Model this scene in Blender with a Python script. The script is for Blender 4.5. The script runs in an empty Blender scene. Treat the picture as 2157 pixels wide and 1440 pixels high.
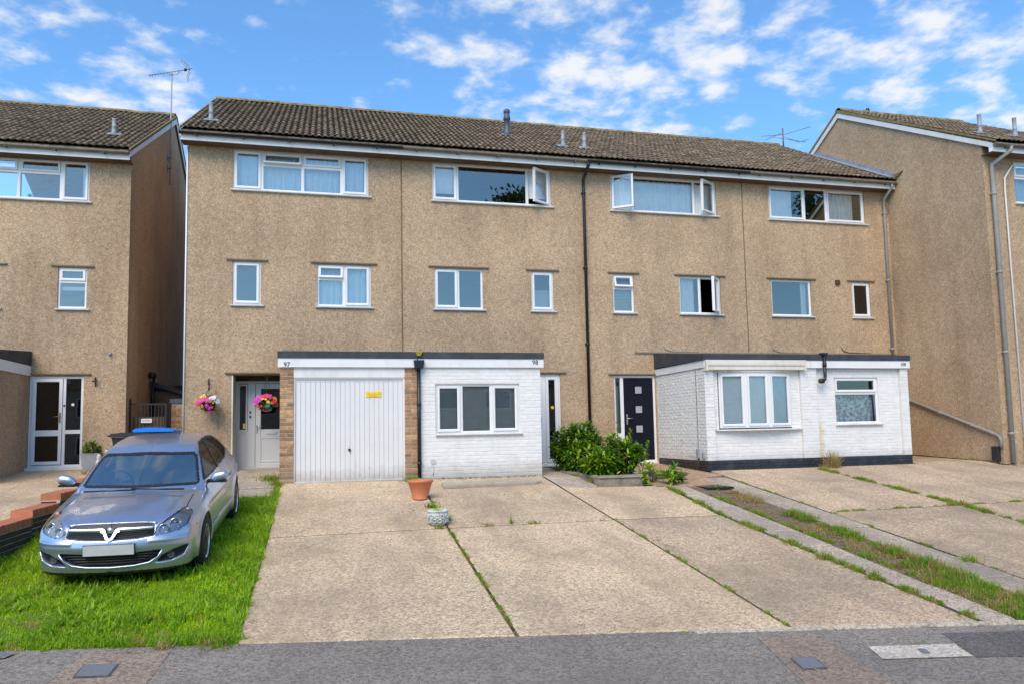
import bpy, math, random
import numpy as np
from mathutils import Matrix, Vector
random.seed(7); rng = np.random.default_rng(7)
S = bpy.context.scene; COL = S.collection

# ------------------------------------------------------------------ camera
F_PX = 1587.81
yaw, pitch, roll = 0.24736068, 0.08325511, -0.01955697
cyw, syw = math.cos(yaw), math.sin(yaw)
fw = Vector((syw*math.cos(pitch), cyw*math.cos(pitch), math.sin(pitch)))
r0 = Vector((cyw, -syw, 0)); u0 = r0.cross(fw)
rr = math.cos(roll)*r0 + math.sin(roll)*u0
uu = -math.sin(roll)*r0 + math.cos(roll)*u0
cam = bpy.data.cameras.new('camera'); camo = bpy.data.objects.new('camera', cam); COL.objects.link(camo)
M = Matrix((rr, uu, -fw)).transposed().to_4x4(); M.translation = Vector((0, -16.5864, 0.80814)); camo.matrix_world = M
cam.sensor_width = 36; cam.lens = 36*F_PX/2157; cam.shift_y = 55.24/2157; cam.clip_end = 2000; cam.clip_start = .1
S.camera = camo

# ------------------------------------------------------------------ world: sky with clouds
SUN_DIR = Vector((-.36, -.62, .76)).normalized()
W_ = bpy.data.worlds.new('World'); S.world = W_; W_.use_nodes = True
nt = W_.node_tree; nt.nodes.clear()
def wn(t, **k):
    n = nt.nodes.new(t)
    for a, b in k.items(): setattr(n, a, b)
    return n
def wmath(op, a, b=None, c=None, clamp=False):
    n = wn('ShaderNodeMath', operation=op, use_clamp=clamp)
    for i, v in enumerate((a, b, c)):
        if v is None: continue
        if isinstance(v, (int, float)): n.inputs[i].default_value = v
        else: nt.links.new(v, n.inputs[i])
    return n.outputs[0]
sky = wn('ShaderNodeTexSky', sky_type='NISHITA', sun_disc=False)
sky.sun_elevation = math.asin(SUN_DIR.z); sky.sun_rotation = math.atan2(SUN_DIR.x, SUN_DIR.y)
sky.air_density = 1.0; sky.dust_density = 0.6; sky.ozone_density = 1.6
tc = wn('ShaderNodeTexCoord'); sep = wn('ShaderNodeSeparateXYZ'); nt.links.new(tc.outputs['Generated'], sep.inputs[0])
zz = wmath('ADD', wmath('MAXIMUM', sep.outputs[2], 0.0), 0.12)
comb = wn('ShaderNodeCombineXYZ'); nt.links.new(wmath('DIVIDE', sep.outputs[0], zz), comb.inputs[0]); nt.links.new(wmath('DIVIDE', sep.outputs[1], zz), comb.inputs[1])
def noise(vec, scale, detail, rough, off, dist=0.0):
    mp = wn('ShaderNodeMapping'); mp.inputs['Location'].default_value = off; nt.links.new(vec, mp.inputs[0])
    n = wn('ShaderNodeTexNoise'); n.inputs['Scale'].default_value = scale; n.inputs['Detail'].default_value = detail
    n.inputs['Roughness'].default_value = rough; n.inputs['Distortion'].default_value = dist; nt.links.new(mp.outputs[0], n.inputs['Vector'])
    return n.outputs['Fac']
fbm = noise(comb.outputs[0], 9.5, 8, .56, (3.1, 1.7, 0), .1)
low = noise(comb.outputs[0], .9, 2, .5, (8.2, 4.4, 0))
blobs = [(40,190,5,.8),(150,200,4,.7),(290,215,4.5,1.2),(110,25,2.5,.5),(370,115,3,.5),(240,70,2,.4),(930,30,4.5,1.),(1070,40,4.5,1.),(1040,150,3,.8),
 (1210,105,3,.9),(1340,110,4,1.2),(1460,105,4,1.2),(1260,190,4,1.1),(1110,225,3.5,1.),(1380,280,4,.9),(1500,285,3,.7),(1690,95,4,.9),(1820,85,3.5,.8),
 (1950,40,4.5,1.1),(2080,60,4.5,1.),(1890,150,3.5,1.),(1970,110,3,.8),(2140,190,3.5,.9),(1780,215,3,.6),(2130,250,4,1.),(1650,20,3,.5),(780,75,2,.3),(830,160,1.6,.35),(790,220,2,.4)]
acc = None
for px, py, rad, w in blobs:
    d = (fw + rr*((px-1078.5)/F_PX) - uu*((py-775.24)/F_PX)).normalized()
    v = wn('ShaderNodeVectorMath', operation='DOT_PRODUCT'); v.inputs[1].default_value = d; nt.links.new(tc.outputs['Generated'], v.inputs[0])
    mr = wn('ShaderNodeMapRange', interpolation_type='SMOOTHSTEP'); nt.links.new(v.outputs['Value'], mr.inputs[0])
    mr.inputs[1].default_value = math.cos(math.radians(rad*1.25)); mr.inputs[2].default_value = math.cos(math.radians(rad*.25)); mr.inputs[4].default_value = w
    acc = mr.outputs[0] if acc is None else wmath('MAXIMUM', acc, mr.outputs[0])
dens = wmath('ADD', wmath('ADD', fbm, wmath('MULTIPLY', acc, .155)), wmath('MULTIPLY', wmath('SUBTRACT', low, .5), .25))
al = wn('ShaderNodeMapRange', interpolation_type='SMOOTHSTEP'); nt.links.new(dens, al.inputs[0])
al.inputs[1].default_value = .535; al.inputs[2].default_value = .83; al.inputs[4].default_value = .93
# cloud brightness varies a little with its own thickness
ccol = wn('ShaderNodeMix', data_type='RGBA'); ccol.inputs['A'].default_value = (4.4, 5.1, 6.1, 1); ccol.inputs['B'].default_value = (5.9, 5.95, 6.05, 1); nt.links.new(al.outputs[0], ccol.inputs['Factor'])
mix = wn('ShaderNodeMix', data_type='RGBA'); nt.links.new(al.outputs[0], mix.inputs['Factor'])
gam = wn('ShaderNodeMix', data_type='RGBA', blend_type='MULTIPLY'); gam.inputs['Factor'].default_value = 1; gam.inputs['B'].default_value = (.90, 1.37, 1.68, 1)
nt.links.new(sky.outputs[0], gam.inputs['A'])
nt.links.new(gam.outputs['Result'], mix.inputs['A']); nt.links.new(ccol.outputs['Result'], mix.inputs['B'])
bg = wn('ShaderNodeBackground'); bg.inputs[1].default_value = 0.07; nt.links.new(mix.outputs['Result'], bg.inputs[0])
wo = wn('ShaderNodeOutputWorld'); nt.links.new(bg.outputs[0], wo.inputs[0])

sl = bpy.data.lights.new('sun', 'SUN'); sl.energy = 1.5; sl.angle = math.radians(38); sl.color = (1, .83, .64)
so = bpy.data.objects.new('sun', sl); COL.objects.link(so); so.rotation_euler = SUN_DIR.to_track_quat('Z', 'Y').to_euler(); so.location = (20, 10, 20)
S.view_settings.view_transform = 'Standard'; S.view_settings.look = 'None'; S.view_settings.gamma = 1; S.view_settings.exposure = 1.2
S.view_settings.use_curve_mapping = False
try: S.cycles.max_bounces = 8; S.cycles.transparent_max_bounces = 16
except Exception: pass

# ------------------------------------------------------------------ materials
MATS = {}
def srgb(r, g, b):
    f = lambda c: (c/255/12.92) if c/255 <= .04045 else ((c/255+.055)/1.055)**2.4
    return (f(r), f(g), f(b))
class NT:
    def __init__(s, name):
        s.m = bpy.data.materials.new(name); s.m.use_nodes = True; s.t = s.m.node_tree; s.t.nodes.clear()
        s.out = s.n('ShaderNodeOutputMaterial'); s.geo = None
    def n(s, t, **k):
        x = s.t.nodes.new(t)
        for a, b in k.items(): setattr(x, a, b)
        return x
    def l(s, a, b): s.t.links.new(a, b)
    def pos(s):
        if not s.geo: s.geo = s.n('ShaderNodeNewGeometry')
        return s.geo.outputs['Position']
    def noise(s, scale, detail=3, rough=.5, dist=0, vec=None, sc3=None):
        v = vec or s.pos()
        if sc3:
            mp = s.n('ShaderNodeMapping'); mp.inputs['Scale'].default_value = sc3; s.l(v, mp.inputs[0]); v = mp.outputs[0]
        x = s.n('ShaderNodeTexNoise'); x.inputs['Scale'].default_value = scale; x.inputs['Detail'].default_value = detail
        x.inputs['Roughness'].default_value = rough; x.inputs['Distortion'].default_value = dist; s.l(v, x.inputs['Vector']); return x.outputs['Fac']
    def voro(s, scale, feature='F1', out='Color', rnd=1):
        x = s.n('ShaderNodeTexVoronoi', feature=feature); x.inputs['Scale'].default_value = scale; x.inputs['Randomness'].default_value = rnd
        s.l(s.pos(), x.inputs['Vector']); return x.outputs[out]
    def ramp(s, fac, stops):
        x = s.n('ShaderNodeValToRGB'); e = x.color_ramp.elements
        while len(e) > 1: e.remove(e[-1])
        e[0].position = stops[0][0]; e[0].color = (*stops[0][1], 1)
        for p, c in stops[1:]:
            q = e.new(p); q.color = (*c, 1)
        s.l(fac, x.inputs[0]); return x.outputs[0]
    def mix(s, fac, a, b, mode='MIX'):
        x = s.n('ShaderNodeMix', data_type='RGBA', blend_type=mode)
        for k, v in (('Factor', fac), ('A', a), ('B', b)):
            if isinstance(v, (int, float)): x.inputs[k].default_value = v
            elif isinstance(v, tuple): x.inputs[k].default_value = (*v[:3], 1)
            else: s.l(v, x.inputs[k])
        return x.outputs['Result']
    def mr(s, v, a, b, c=0, d=1):
        x = s.n('ShaderNodeMapRange'); s.l(v, x.inputs[0])
        for i, k in enumerate((a, b, c, d)): x.inputs[i+1].default_value = k
        return x.outputs[0]
    def math(s, op, a, b):
        x = s.n('ShaderNodeMath', operation=op)
        for i, v in enumerate((a, b)):
            if isinstance(v, (int, float)): x.inputs[i].default_value = v
            else: s.l(v, x.inputs[i])
        return x.outputs[0]
    def rand(s): return s.n('ShaderNodeObjectInfo').outputs['Random']
    def bsdf(s, col, rough=.7, metal=0, bump=None, bstr=.3, bdist=.01, spec=.5, coat=0, trans=0, alpha=None, sss=0):
        p = s.n('ShaderNodeBsdfPrincipled')
        if isinstance(col, tuple): p.inputs['Base Color'].default_value = (*col, 1)
        else: s.l(col, p.inputs['Base Color'])
        if isinstance(rough, (int, float)): p.inputs['Roughness'].default_value = rough
        else: s.l(rough, p.inputs['Roughness'])
        p.inputs['Metallic'].default_value = metal; p.inputs['Specular IOR Level'].default_value = spec
        p.inputs['Coat Weight'].default_value = coat; p.inputs['Coat Roughness'].default_value = .04
        if bump is not None:
            b = s.n('ShaderNodeBump'); b.inputs['Strength'].default_value = bstr; b.inputs['Distance'].default_value = bdist
            s.l(bump, b.inputs['Height']); s.l(b.outputs[0], p.inputs['Normal'])
        s.l(p.outputs[0], s.out.inputs[0]); return p
BASED = {'white_brick': (-.06, .30), 'white_mortar': (-.06, .30), 'garage_white': (-.05, .22), 'brick_tan': (-.05, .3)}
def simple(name, col, rough=.6, var=.12, scale=12, metal=0, bump=.15, spec=.5, objrand=.0, coat=0, dirt=None, dirtamt=.0, streak=False):
    n = NT(name); a = n.noise(scale, 4, .6)
    c = n.mix(n.mr(a, .3, .7), tuple(x*(1-var) for x in col), tuple(min(1, x*(1+var)) for x in col))
    if objrand: c = n.mix(1.0, c, n.ramp(n.rand(), [(0, (1-objrand,)*3), (1, (1+objrand*.5,)*3)]), 'MULTIPLY')
    if dirt: c = n.mix(n.math('MULTIPLY', n.mr(n.noise(scale*.35, 5, .7, 0, None, (1, 1, .25) if streak else None), .48, .75), dirtamt), c, dirt)
    if name in BASED:
        sp = n.n('ShaderNodeSeparateXYZ'); n.l(n.pos(), sp.inputs[0]); hgt = n.math('ADD', sp.outputs[2], n.math('MULTIPLY', n.math('SUBTRACT', n.noise(7, 4, .7), .5), .35))
        c = n.mix(n.math('MULTIPLY', n.mr(hgt, BASED[name][1], BASED[name][0]), .55), c, (.24, .19, .13))
    n.bsdf(c, rough, metal, n.noise(scale*8, 3, .6), bump, .003, spec, coat); MATS[name] = n.m; return n.m

def render_mat(name, tint=(1, 1, 1)):
    n = NT(name)
    wob = n.noise(15, 3, .6, 2.2); fine = n.noise(62, 3, .65, 1.2)
    c = n.ramp(wob, [(.34, (.20, .142, .095)), (.47, (.345, .262, .188)), (.58, (.40, .32, .235)), (.70, (.50, .415, .32))])
    c = n.mix(.5, c, n.ramp(fine, [(.30, (.12, .085, .06)), (.45, (.33, .25, .18)), (.58, (.41, .325, .24)), (.72, (.66, .56, .45))]))
    peb = n.voro(70); c = n.mix(.22, c, n.mix(.75, peb, (.42, .33, .25)), 'OVERLAY')
    vg = n.n('ShaderNodeTexVoronoi'); vg.inputs['Scale'].default_value = 40; n.l(n.pos(), vg.inputs['Vector']); sx_ = n.n('ShaderNodeSeparateXYZ'); n.l(vg.outputs['Color'], sx_.inputs[0])
    c = n.mix(1.0, c, n.ramp(sx_.outputs[0], [(0, (.78, .77, .75)), (.5, (1, 1, 1)), (1, (1.20, 1.19, 1.17))]), 'MULTIPLY')
    big = n.noise(.55, 5, .6); c = n.mix(1.0, c, n.ramp(big, [(.3, (.82, .81, .80)), (.62, (1.06, 1.05, 1.03))]), 'MULTIPLY')
    st = n.noise(1.6, 4, .65, 0, None, (1, 1, .18)); c = n.mix(1.0, c, n.ramp(st, [(.30, (.85, .83, .80)), (.52, (1.02, 1.02, 1.02))]), 'MULTIPLY')
    c = n.mix(1.0, c, tint, 'MULTIPLY')
    h = n.math('ADD', n.math('MULTIPLY', fine, .7), n.math('MULTIPLY', wob, .6))
    n.bsdf(c, .92, 0, h, .7, .02, .2); MATS[name] = n.m; return n.m
render_mat('render', (1.37, 1.30, 1.19)); render_mat('render_lifted', (1.6, 1.48, 1.32))  # second copy is lightened in colour to lift the shaded left gable
def concrete(name, a, b, c_, dark, agg=.6, stain=1.0):
    n = NT(name); w = n.noise(38, 4, .75, 1.4); f = n.noise(150, 2, .6)
    c = n.ramp(w, [(.38, a), (.5, b), (.62, c_)])
    c = n.mix(agg, c, n.ramp(f, [(.3, tuple(x*.6 for x in a)), (.5, b), (.7, tuple(min(1, x*1.25) for x in c_))]))
    vg = n.n('ShaderNodeTexVoronoi'); vg.inputs['Scale'].default_value = 48; n.l(n.pos(), vg.inputs['Vector']); sx_ = n.n('ShaderNodeSeparateXYZ'); n.l(vg.outputs['Color'], sx_.inputs[0])
    c = n.mix(1.0, c, n.ramp(sx_.outputs[0], [(0, (.62, .60, .58)), (.5, (1, 1, 1)), (1, (1.32, 1.30, 1.26))]), 'MULTIPLY')
    bg_ = n.noise(.75, 6, .6, .5); c = n.mix(n.math('MULTIPLY', n.mr(bg_, .47, .68), .62*stain), c, dark)
    wide = n.noise(.33, 3, .5); c = n.mix(1.0, c, n.ramp(wide, [(.35, (.86, .85, .84)), (.62, (1.08, 1.05, 1.0))]), 'MULTIPLY')
    tr = n.noise(1.7, 4, .6, .3, None, (1, .16, 1)); c = n.mix(n.math('MULTIPLY', n.mr(tr, .50, .66), .38*stain), c, tuple(x*.8 for x in dark))
    vx = n.n('ShaderNodeTexVoronoi', feature='DISTANCE_TO_EDGE'); vx.inputs['Scale'].default_value = .42; wv = n.n('ShaderNodeVectorMath', operation='ADD'); nz = n.n('ShaderNodeTexNoise'); nz.inputs['Scale'].default_value = 3.5; nz.inputs['Detail'].default_value = 6; n.l(n.pos(), nz.inputs['Vector']); n.l(n.pos(), wv.inputs[0]); n.l(nz.outputs['Color'], wv.inputs[1]); n.l(wv.outputs[0], vx.inputs['Vector'])
    ck = n.math('MULTIPLY', n.mr(vx.outputs['Distance'], .0035, .0012), n.mr(n.noise(.9, 2, .5), .50, .58)); c = n.mix(n.math('MULTIPLY', ck, .75), c, tuple(x*.35 for x in dark))
    sp = n.noise(5, 5, .8); c = n.mix(n.math('MULTIPLY', n.mr(sp, .62, .72), .45*stain), c, tuple(x*.55 for x in dark))
    c = n.mix(1.0, c, n.ramp(n.rand(), [(0, (.93, .93, .93)), (1, (1.04, 1.03, 1.02))]), 'MULTIPLY')
    n.bsdf(c, .9, 0, n.math('ADD', w, f), .5, .012, .25); MATS[name] = n.m
concrete('concrete', (.36, .26, .165), (.635, .48, .325), (.90, .71, .50), (.36, .275, .185))
concrete('concrete_path', (.27, .20, .135), (.53, .40, .275), (.78, .62, .45), (.30, .235, .17), .55)
concrete('concrete_red', (.36, .235, .15), (.48, .32, .205), (.57, .41, .28), (.28, .2, .13), .45)
concrete('paving', (.34, .285, .225), (.47, .395, .32), (.57, .49, .41), (.28, .235, .19), .4)
concrete('asphalt', (.15, .134, .119), (.25, .224, .197), (.37, .335, .295), (.16, .143, .127), .6, .6)
concrete('asphalt_brown', (.20, .15, .115), (.30, .235, .185), (.42, .34, .28), (.18, .14, .11), .7, .6)
concrete('asphalt_dark', (.08, .07, .066), (.14, .125, .12), (.25, .23, .22), (.06, .055, .055), .7, .5)
concrete('pale_patch', (.46, .42, .36), (.6, .55, .47), (.7, .65, .58), (.36, .32, .28), .6, .8)
simple('joint_dirt', (.05, .038, .022), 1, .4, 18, 0, .8)
concrete('kerbstone', (.4, .34, .27), (.52, .45, .36), (.62, .55, .46), (.3, .26, .2), .5, .7)

def tile_mat():
    n = NT('roof_tile'); tcn = n.n('ShaderNodeTexCoord'); sp = n.n('ShaderNodeSeparateXYZ'); n.l(tcn.outputs['Object'], sp.inputs[0])
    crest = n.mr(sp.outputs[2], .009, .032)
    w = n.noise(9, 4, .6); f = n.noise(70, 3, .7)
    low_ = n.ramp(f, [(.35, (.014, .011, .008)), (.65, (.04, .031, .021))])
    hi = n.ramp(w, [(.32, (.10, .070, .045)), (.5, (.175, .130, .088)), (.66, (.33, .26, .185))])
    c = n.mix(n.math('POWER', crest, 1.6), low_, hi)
    c = n.mix(n.math('MULTIPLY', n.mr(n.noise(1.3, 4, .7), .5, .7), .5), c, (.085, .07, .035))
    c = n.mix(1.0, c, n.ramp(n.rand(), [(0, (.78, .76, .74)), (.5, (1, .98, .95)), (1, (1.22, 1.18, 1.1))]), 'MULTIPLY')
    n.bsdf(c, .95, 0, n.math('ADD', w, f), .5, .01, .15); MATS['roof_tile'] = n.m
tile_mat()
def ridge_mat():
    n = NT('ridge'); w = n.noise(9, 5, .7); f = n.noise(50, 3, .7)
    c = n.ramp(w, [(.3, (.10, .08, .05)), (.5, (.26, .19, .075)), (.66, (.36, .28, .12))])
    c = n.mix(.4, c, n.ramp(f, [(.3, (.08, .065, .04)), (.7, (.4, .33, .18))])); n.bsdf(c, .95, 0, f, .4, .01, .15); MATS['ridge'] = n.m
ridge_mat()
simple('upvc', (.76, .75, .735), .32, .03, 5, 0, .03, dirt=(.55, .50, .40), dirtamt=.18)
simple('white_paint', (.73, .71, .67), .5, .05, 6, 0, .1, dirt=(.42, .36, .26), dirtamt=.5, streak=True)
simple('fascia_white', (.76, .75, .73), .45, .03, 6, 0, .05, dirt=(.45, .42, .36), dirtamt=.35, streak=True)
simple('sill_white', (.74, .73, .70), .5, .05, 8, 0, .08, dirt=(.35, .32, .25), dirtamt=.5)
simple('white_brick', (.755, .735, .70), .6, .05, 9, 0, .35, objrand=.055, dirt=(.55, .52, .46), dirtamt=.4, streak=True)
simple('white_mortar', (.735, .715, .68), .8, .08, 20, 0, .5)
simple('cream_box', (.70, .66, .56), .5, .06, 6, 0, .08, dirt=(.40, .31, .16), dirtamt=.7, streak=True)
simple('black_plinth', (.022, .025, .032), .5, .2, 12, 0, .3, dirt=(.12, .11, .10), dirtamt=.5)
simple('felt_black', (.035, .038, .046), .75, .25, 8, 0, .3, dirt=(.10, .10, .10), dirtamt=.4)
simple('black_plastic', (.010, .011, .013), .35, .1, 5, 0, .02)
simple('grey_pipe', (.29, .285, .26), .55, .1, 5, 0, .1, dirt=(.10, .095, .06), dirtamt=.6, streak=True)
simple('grey_gutter', (.17, .155, .125), .7, .2, 6, 0, .2, dirt=(.07, .065, .04), dirtamt=.6)
simple('lead', (.30, .33, .38), .55, .15, 6, .3, .2, dirt=(.15, .15, .15), dirtamt=.4)
simple('flue_grey', (.31, .32, .34), .6, .1, 6, 0, .2, dirt=(.18, .17, .15), dirtamt=.5)
simple('flue_slate', (.07, .085, .12), .5, .1, 6, 0, .1)
simple('soffit', (.12, .075, .04), .8, .3, 6, 0, .3)
simple('joint', (.20, .13, .06), .9, .3, 8, 0, .3)
simple('garage_white', (.71, .695, .67), .38, .03, 3, 0, .03, dirt=(.6, .58, .54), dirtamt=.25, streak=True)
simple('brick_tan', (.44, .25, .125), .9, .3, 16, 0, .6, objrand=.45)
simple('mortar', (.50, .45, .37), .95, .15, 30, 0, .6)
simple('brick_dark', (.055, .042, .036), .85, .35, 16, 0, .6, objrand=.4)
simple('brick_orange', (.48, .165, .085), .85, .12, 9, 0, .4, objrand=.18)
simple('terracotta', (.60, .20, .085), .6, .08, 8, 0, .1, dirt=(.30, .12, .07), dirtamt=.3)
simple('stone_white', (.62, .63, .60), .8, .2, 30, 0, .8, dirt=(.06, .09, .05), dirtamt=1.0)
simple('soil', (.060, .042, .028), 1, .35, 20, 0, .8)
simple('soil_dry', (.17, .12, .075), 1, .35, 14, 0, .9, dirt=(.08, .09, .03), dirtamt=.5)
simple('wood_grey', (.30, .26, .205), .9, .2, 8, 0, .5)
simple('timber_board', (.38, .33, .255), .9, .15, 6, 0, .4, dirt=(.12, .12, .05), dirtamt=.4)
simple('blue_bin', (.0, .20, .72), .4, .06, 6, 0, .05)
simple('black_bin', (.022, .023, .026), .45, .1, 6, 0, .05)
simple('door_white', (.56, .55, .545), .35, .03, 5, 0, .03)
simple('door_navy', (.005, .007, .014), .75, .1, 5, 0, .03, spec=.2)
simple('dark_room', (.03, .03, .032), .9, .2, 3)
simple('hall_wall', (.18, .13, .085), .9, .1, 3)
simple('metal_gate', (.018, .018, .02), .5, .2, 10)
simple('steel', (.45, .46, .48), .35, .08, 10, .9, .05)
simple('alu_aerial', (.20, .205, .22), .5, .1, 10, .6, .05)
simple('brass', (.42, .26, .08), .35, .1, 10, .8, .05)
simple('brown_vent', (.10, .035, .02), .6, .1, 10)
simple('yellow_sign', (.80, .60, .02), .5, .06, 14)
simple('print_black', (.012, .012, .014), .5, .05, 8)
simple('print_white', (.75, .75, .75), .5, .05, 8)
simple('bark', (.12, .085, .055), .95, .3, 20, 0, .8)
simple('rubble', (.30, .23, .17), .95, .3, 8, 0, .8, dirt=(.1, .09, .05), dirtamt=.6)
simple('iron_cover', (.21, .22, .23), .55, .12, 30, .3, .4)
simple('opp_brick', (.60, .46, .34), .9, .2, 14, 0, .4)
def stain():
    m = MATS['white_brick']; t = m.node_tree; p = next(x for x in t.nodes if x.type == 'BSDF_PRINCIPLED'); src = p.inputs['Base Color'].links[0].from_socket
    g = t.nodes.new('ShaderNodeNewGeometry'); sp = t.nodes.new('ShaderNodeSeparateXYZ'); t.links.new(g.outputs['Position'], sp.inputs[0])
    def mt(op, a, b):
        x = t.nodes.new('ShaderNodeMath'); x.operation = op
        for i, v in enumerate((a, b)):
            if isinstance(v, (int, float)): x.inputs[i].default_value = v
            else: t.links.new(v, x.inputs[i])
        return x.outputs[0]
    nz = t.nodes.new('ShaderNodeTexNoise'); nz.inputs['Scale'].default_value = 9; t.links.new(g.outputs['Position'], nz.inputs['Vector'])
    xx = mt('ADD', mt('ABSOLUTE', mt('SUBTRACT', sp.outputs[0], 10.50), 0), mt('MULTIPLY', mt('SUBTRACT', nz.outputs['Fac'], .5), .12))
    a = t.nodes.new('ShaderNodeMapRange'); t.links.new(xx, a.inputs[0]); a.inputs[1].default_value = .085; a.inputs[2].default_value = .03
    b = t.nodes.new('ShaderNodeMapRange'); t.links.new(sp.outputs[2], b.inputs[0]); b.inputs[1].default_value = 1.05; b.inputs[2].default_value = .75
    c = t.nodes.new('ShaderNodeMix'); c.data_type = 'RGBA'; t.links.new(mt('MULTIPLY', mt('MULTIPLY', a.outputs[0], b.outputs[0]), .6), c.inputs['Factor']); t.links.new(src, c.inputs['A']); c.inputs['B'].default_value = (.62, .46, .16, 1)
    t.links.new(c.outputs['Result'], p.inputs['Base Color'])
stain()
def leafmat(name, a, b, dry=None, dryamt=0, scale=2.5, rough=.5, trans=.35, objr=True, spec=.4):
    n = NT(name); c = n.mix(n.mr(n.noise(scale, 4, .7), .3, .7), a, b)
    c = n.mix(1.0, c, n.ramp(n.noise(90, 1, .5), [(.35, (.55, .6, .5)), (.65, (1.5, 1.4, 1.3))]), 'MULTIPLY')
    if objr: c = n.mix(1.0, c, n.ramp(n.rand(), [(0, (.6, .65, .6)), (1, (1.5, 1.4, 1.2))]), 'MULTIPLY')
    if dry: c = n.mix(n.mr(n.noise(scale*2.3, 4, .7), 1-dryamt, 1.06-dryamt), c, dry)
    p = n.bsdf(c, rough, 0, spec=spec); t = n.n('ShaderNodeBsdfTranslucent'); n.l(c, t.inputs[0])
    m = n.n('ShaderNodeMixShader'); m.inputs[0].default_value = trans; n.l(p.outputs[0], m.inputs[1]); n.l(t.outputs[0], m.inputs[2]); n.l(m.outputs[0], n.out.inputs[0]); MATS[name] = n.m
leafmat('lawn_weed', (.17, .34, .015), (.42, .62, .04), (.55, .45, .15), .40, 1.6, .5, .45, False, .3)
leafmat('grass', (.24, .45, .008), (.50, .72, .015), (.50, .40, .08), .40, 1.2, .6, .5, False, .2)
leafmat('weed', (.13, .27, .015), (.29, .46, .035), (.40, .29, .09), .50, 3, .5, .42, False, .3)
leafmat('dry_grass', (.36, .27, .10), (.50, .40, .18), None, 0, 3, .7, .4, False)
leafmat('shrub_leaf', (.06, .16, .010), (.13, .27, .018), None, 0, 6, .32, .25, True, .6)
leafmat('shrub_new', (.17, .32, .015), (.30, .45, .03), None, 0, 6, .38, .35, True, .5)
leafmat('yellow_leaf', (.45, .36, .03), (.5, .42, .05), None, 0, 6, .5, .3)
leafmat('tree_leaf', (.035, .08, .015), (.06, .12, .02), None, 0, 2, .6, .3, False)
leafmat('litter', (.30, .20, .08), (.42, .30, .13), None, 0, 30, .8, .2, False)
for nm, c in dict(pink=(.75, .05, .30), magenta=(.62, .03, .40), red=(.70, .02, .03), orange=(.80, .18, .02), yellow=(.85, .55, .02), white=(.8, .8, .82), lilac=(.55, .58, .85), teal=(.05, .22, .16)).items():
    simple('petal_'+nm, c, .6, .1, 30, 0, .1, objrand=.15)
def glass(name, tint=(.75, .8, .85), refl=.20, rough=.0, gcol=(1, 1, 1), fk=1.0):
    n = NT(name); t = n.n('ShaderNodeBsdfTransparent'); t.inputs[0].default_value = (*tint, 1)
    g = n.n('ShaderNodeBsdfGlossy'); g.inputs['Roughness'].default_value = rough; g.inputs['Color'].default_value = (*gcol, 1)
    b = n.n('ShaderNodeBump'); b.inputs['Strength'].default_value = .04; b.inputs['Distance'].default_value = .01; n.l(n.noise(1.6, 2, .5), b.inputs['Height']); n.l(b.outputs[0], g.inputs['Normal'])
    fr = n.n('ShaderNodeFresnel'); fr.inputs[0].default_value = 1.5
    m = n.n('ShaderNodeMixShader'); n.l(n.math('ADD', n.math('MULTIPLY', fr.outputs[0], fk), refl), m.inputs[0])
    n.l(t.outputs[0], m.inputs[1]); n.l(g.outputs[0], m.inputs[2]); n.l(m.outputs[0], n.out.inputs[0]); MATS[name] = n.m
glass('glass', (.88, .91, .92), .17, 0, (1, .94, .86))
glass('glass_dark', (.22, .24, .25), .05)
glass('glass_car', (.82, .90, .86), .30, .10, (.95, .98, .95))
glass('glass_side', (.13, .14, .14), .03, 0, (1, 1, 1), .35)
glass('glass_clear', (.88, .92, .94), .07)
glass('glass_lamp', (.80, .83, .86), .06)
simple('curtain_blue', (.74, .84, .90), .9, .06, 6)
simple('curtain_white', (.90, .90, .88), .9, .06, 6)
simple('blind_grey', (.48, .49, .47), .7, .06, 6)
simple('blind_pale', (.84, .88, .86), .7, .04, 6)
def lace():
    n = NT('lace'); v = n.voro(16, 'SMOOTH_F1', 'Distance'); w = n.noise(30, 3, .7, 2)
    c = n.ramp(n.math('ADD', n.math('MULTIPLY', v, .8), n.math('MULTIPLY', w, .8)), [(.60, (.88, .87, .90)), (.78, (.55, .54, .58)), (.95, (.2, .19, .21))]); n.bsdf(c, .9); MATS['lace'] = n.m
lace()
simple('lawn_ground', (.12, .15, .03), 1, .3, 9, 0, .8, dirt=(.14, .10, .05), dirtamt=.7)
def carpaint():
    n = NT('car_paint'); n.bsdf(n.mix(n.noise(300, 2, .5), (.36, .41, .51), (.44, .49, .60)), .30, .78, None, coat=.7); MATS['car_paint'] = n.m
carpaint()
simple('chrome', (.80, .82, .85), .16, .03, 6, 1, .02)
simple('alloy', (.62, .64, .67), .30, .04, 6, .85, .02)
simple('tyre', (.018, .018, .019), .85, .2, 40, 0, .4)
simple('car_black', (.010, .010, .012), .5, .1, 12, 0, .1)
simple('seam', (.012, .014, .018), .6, .1, 12)
simple('car_interior', (.48, .52, .50), .8, .1, 12)
simple('lamp_grey', (.42, .43, .45), .35, .1, 12, .3, .1); simple('fog_glass', (.16, .17, .18), .15, .1, 12, .5, .1)
simple('amber', (.65, .26, .12), .3, .1, 12)
simple('plate', (.50, .49, .47), .5, .12, 5)

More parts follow.
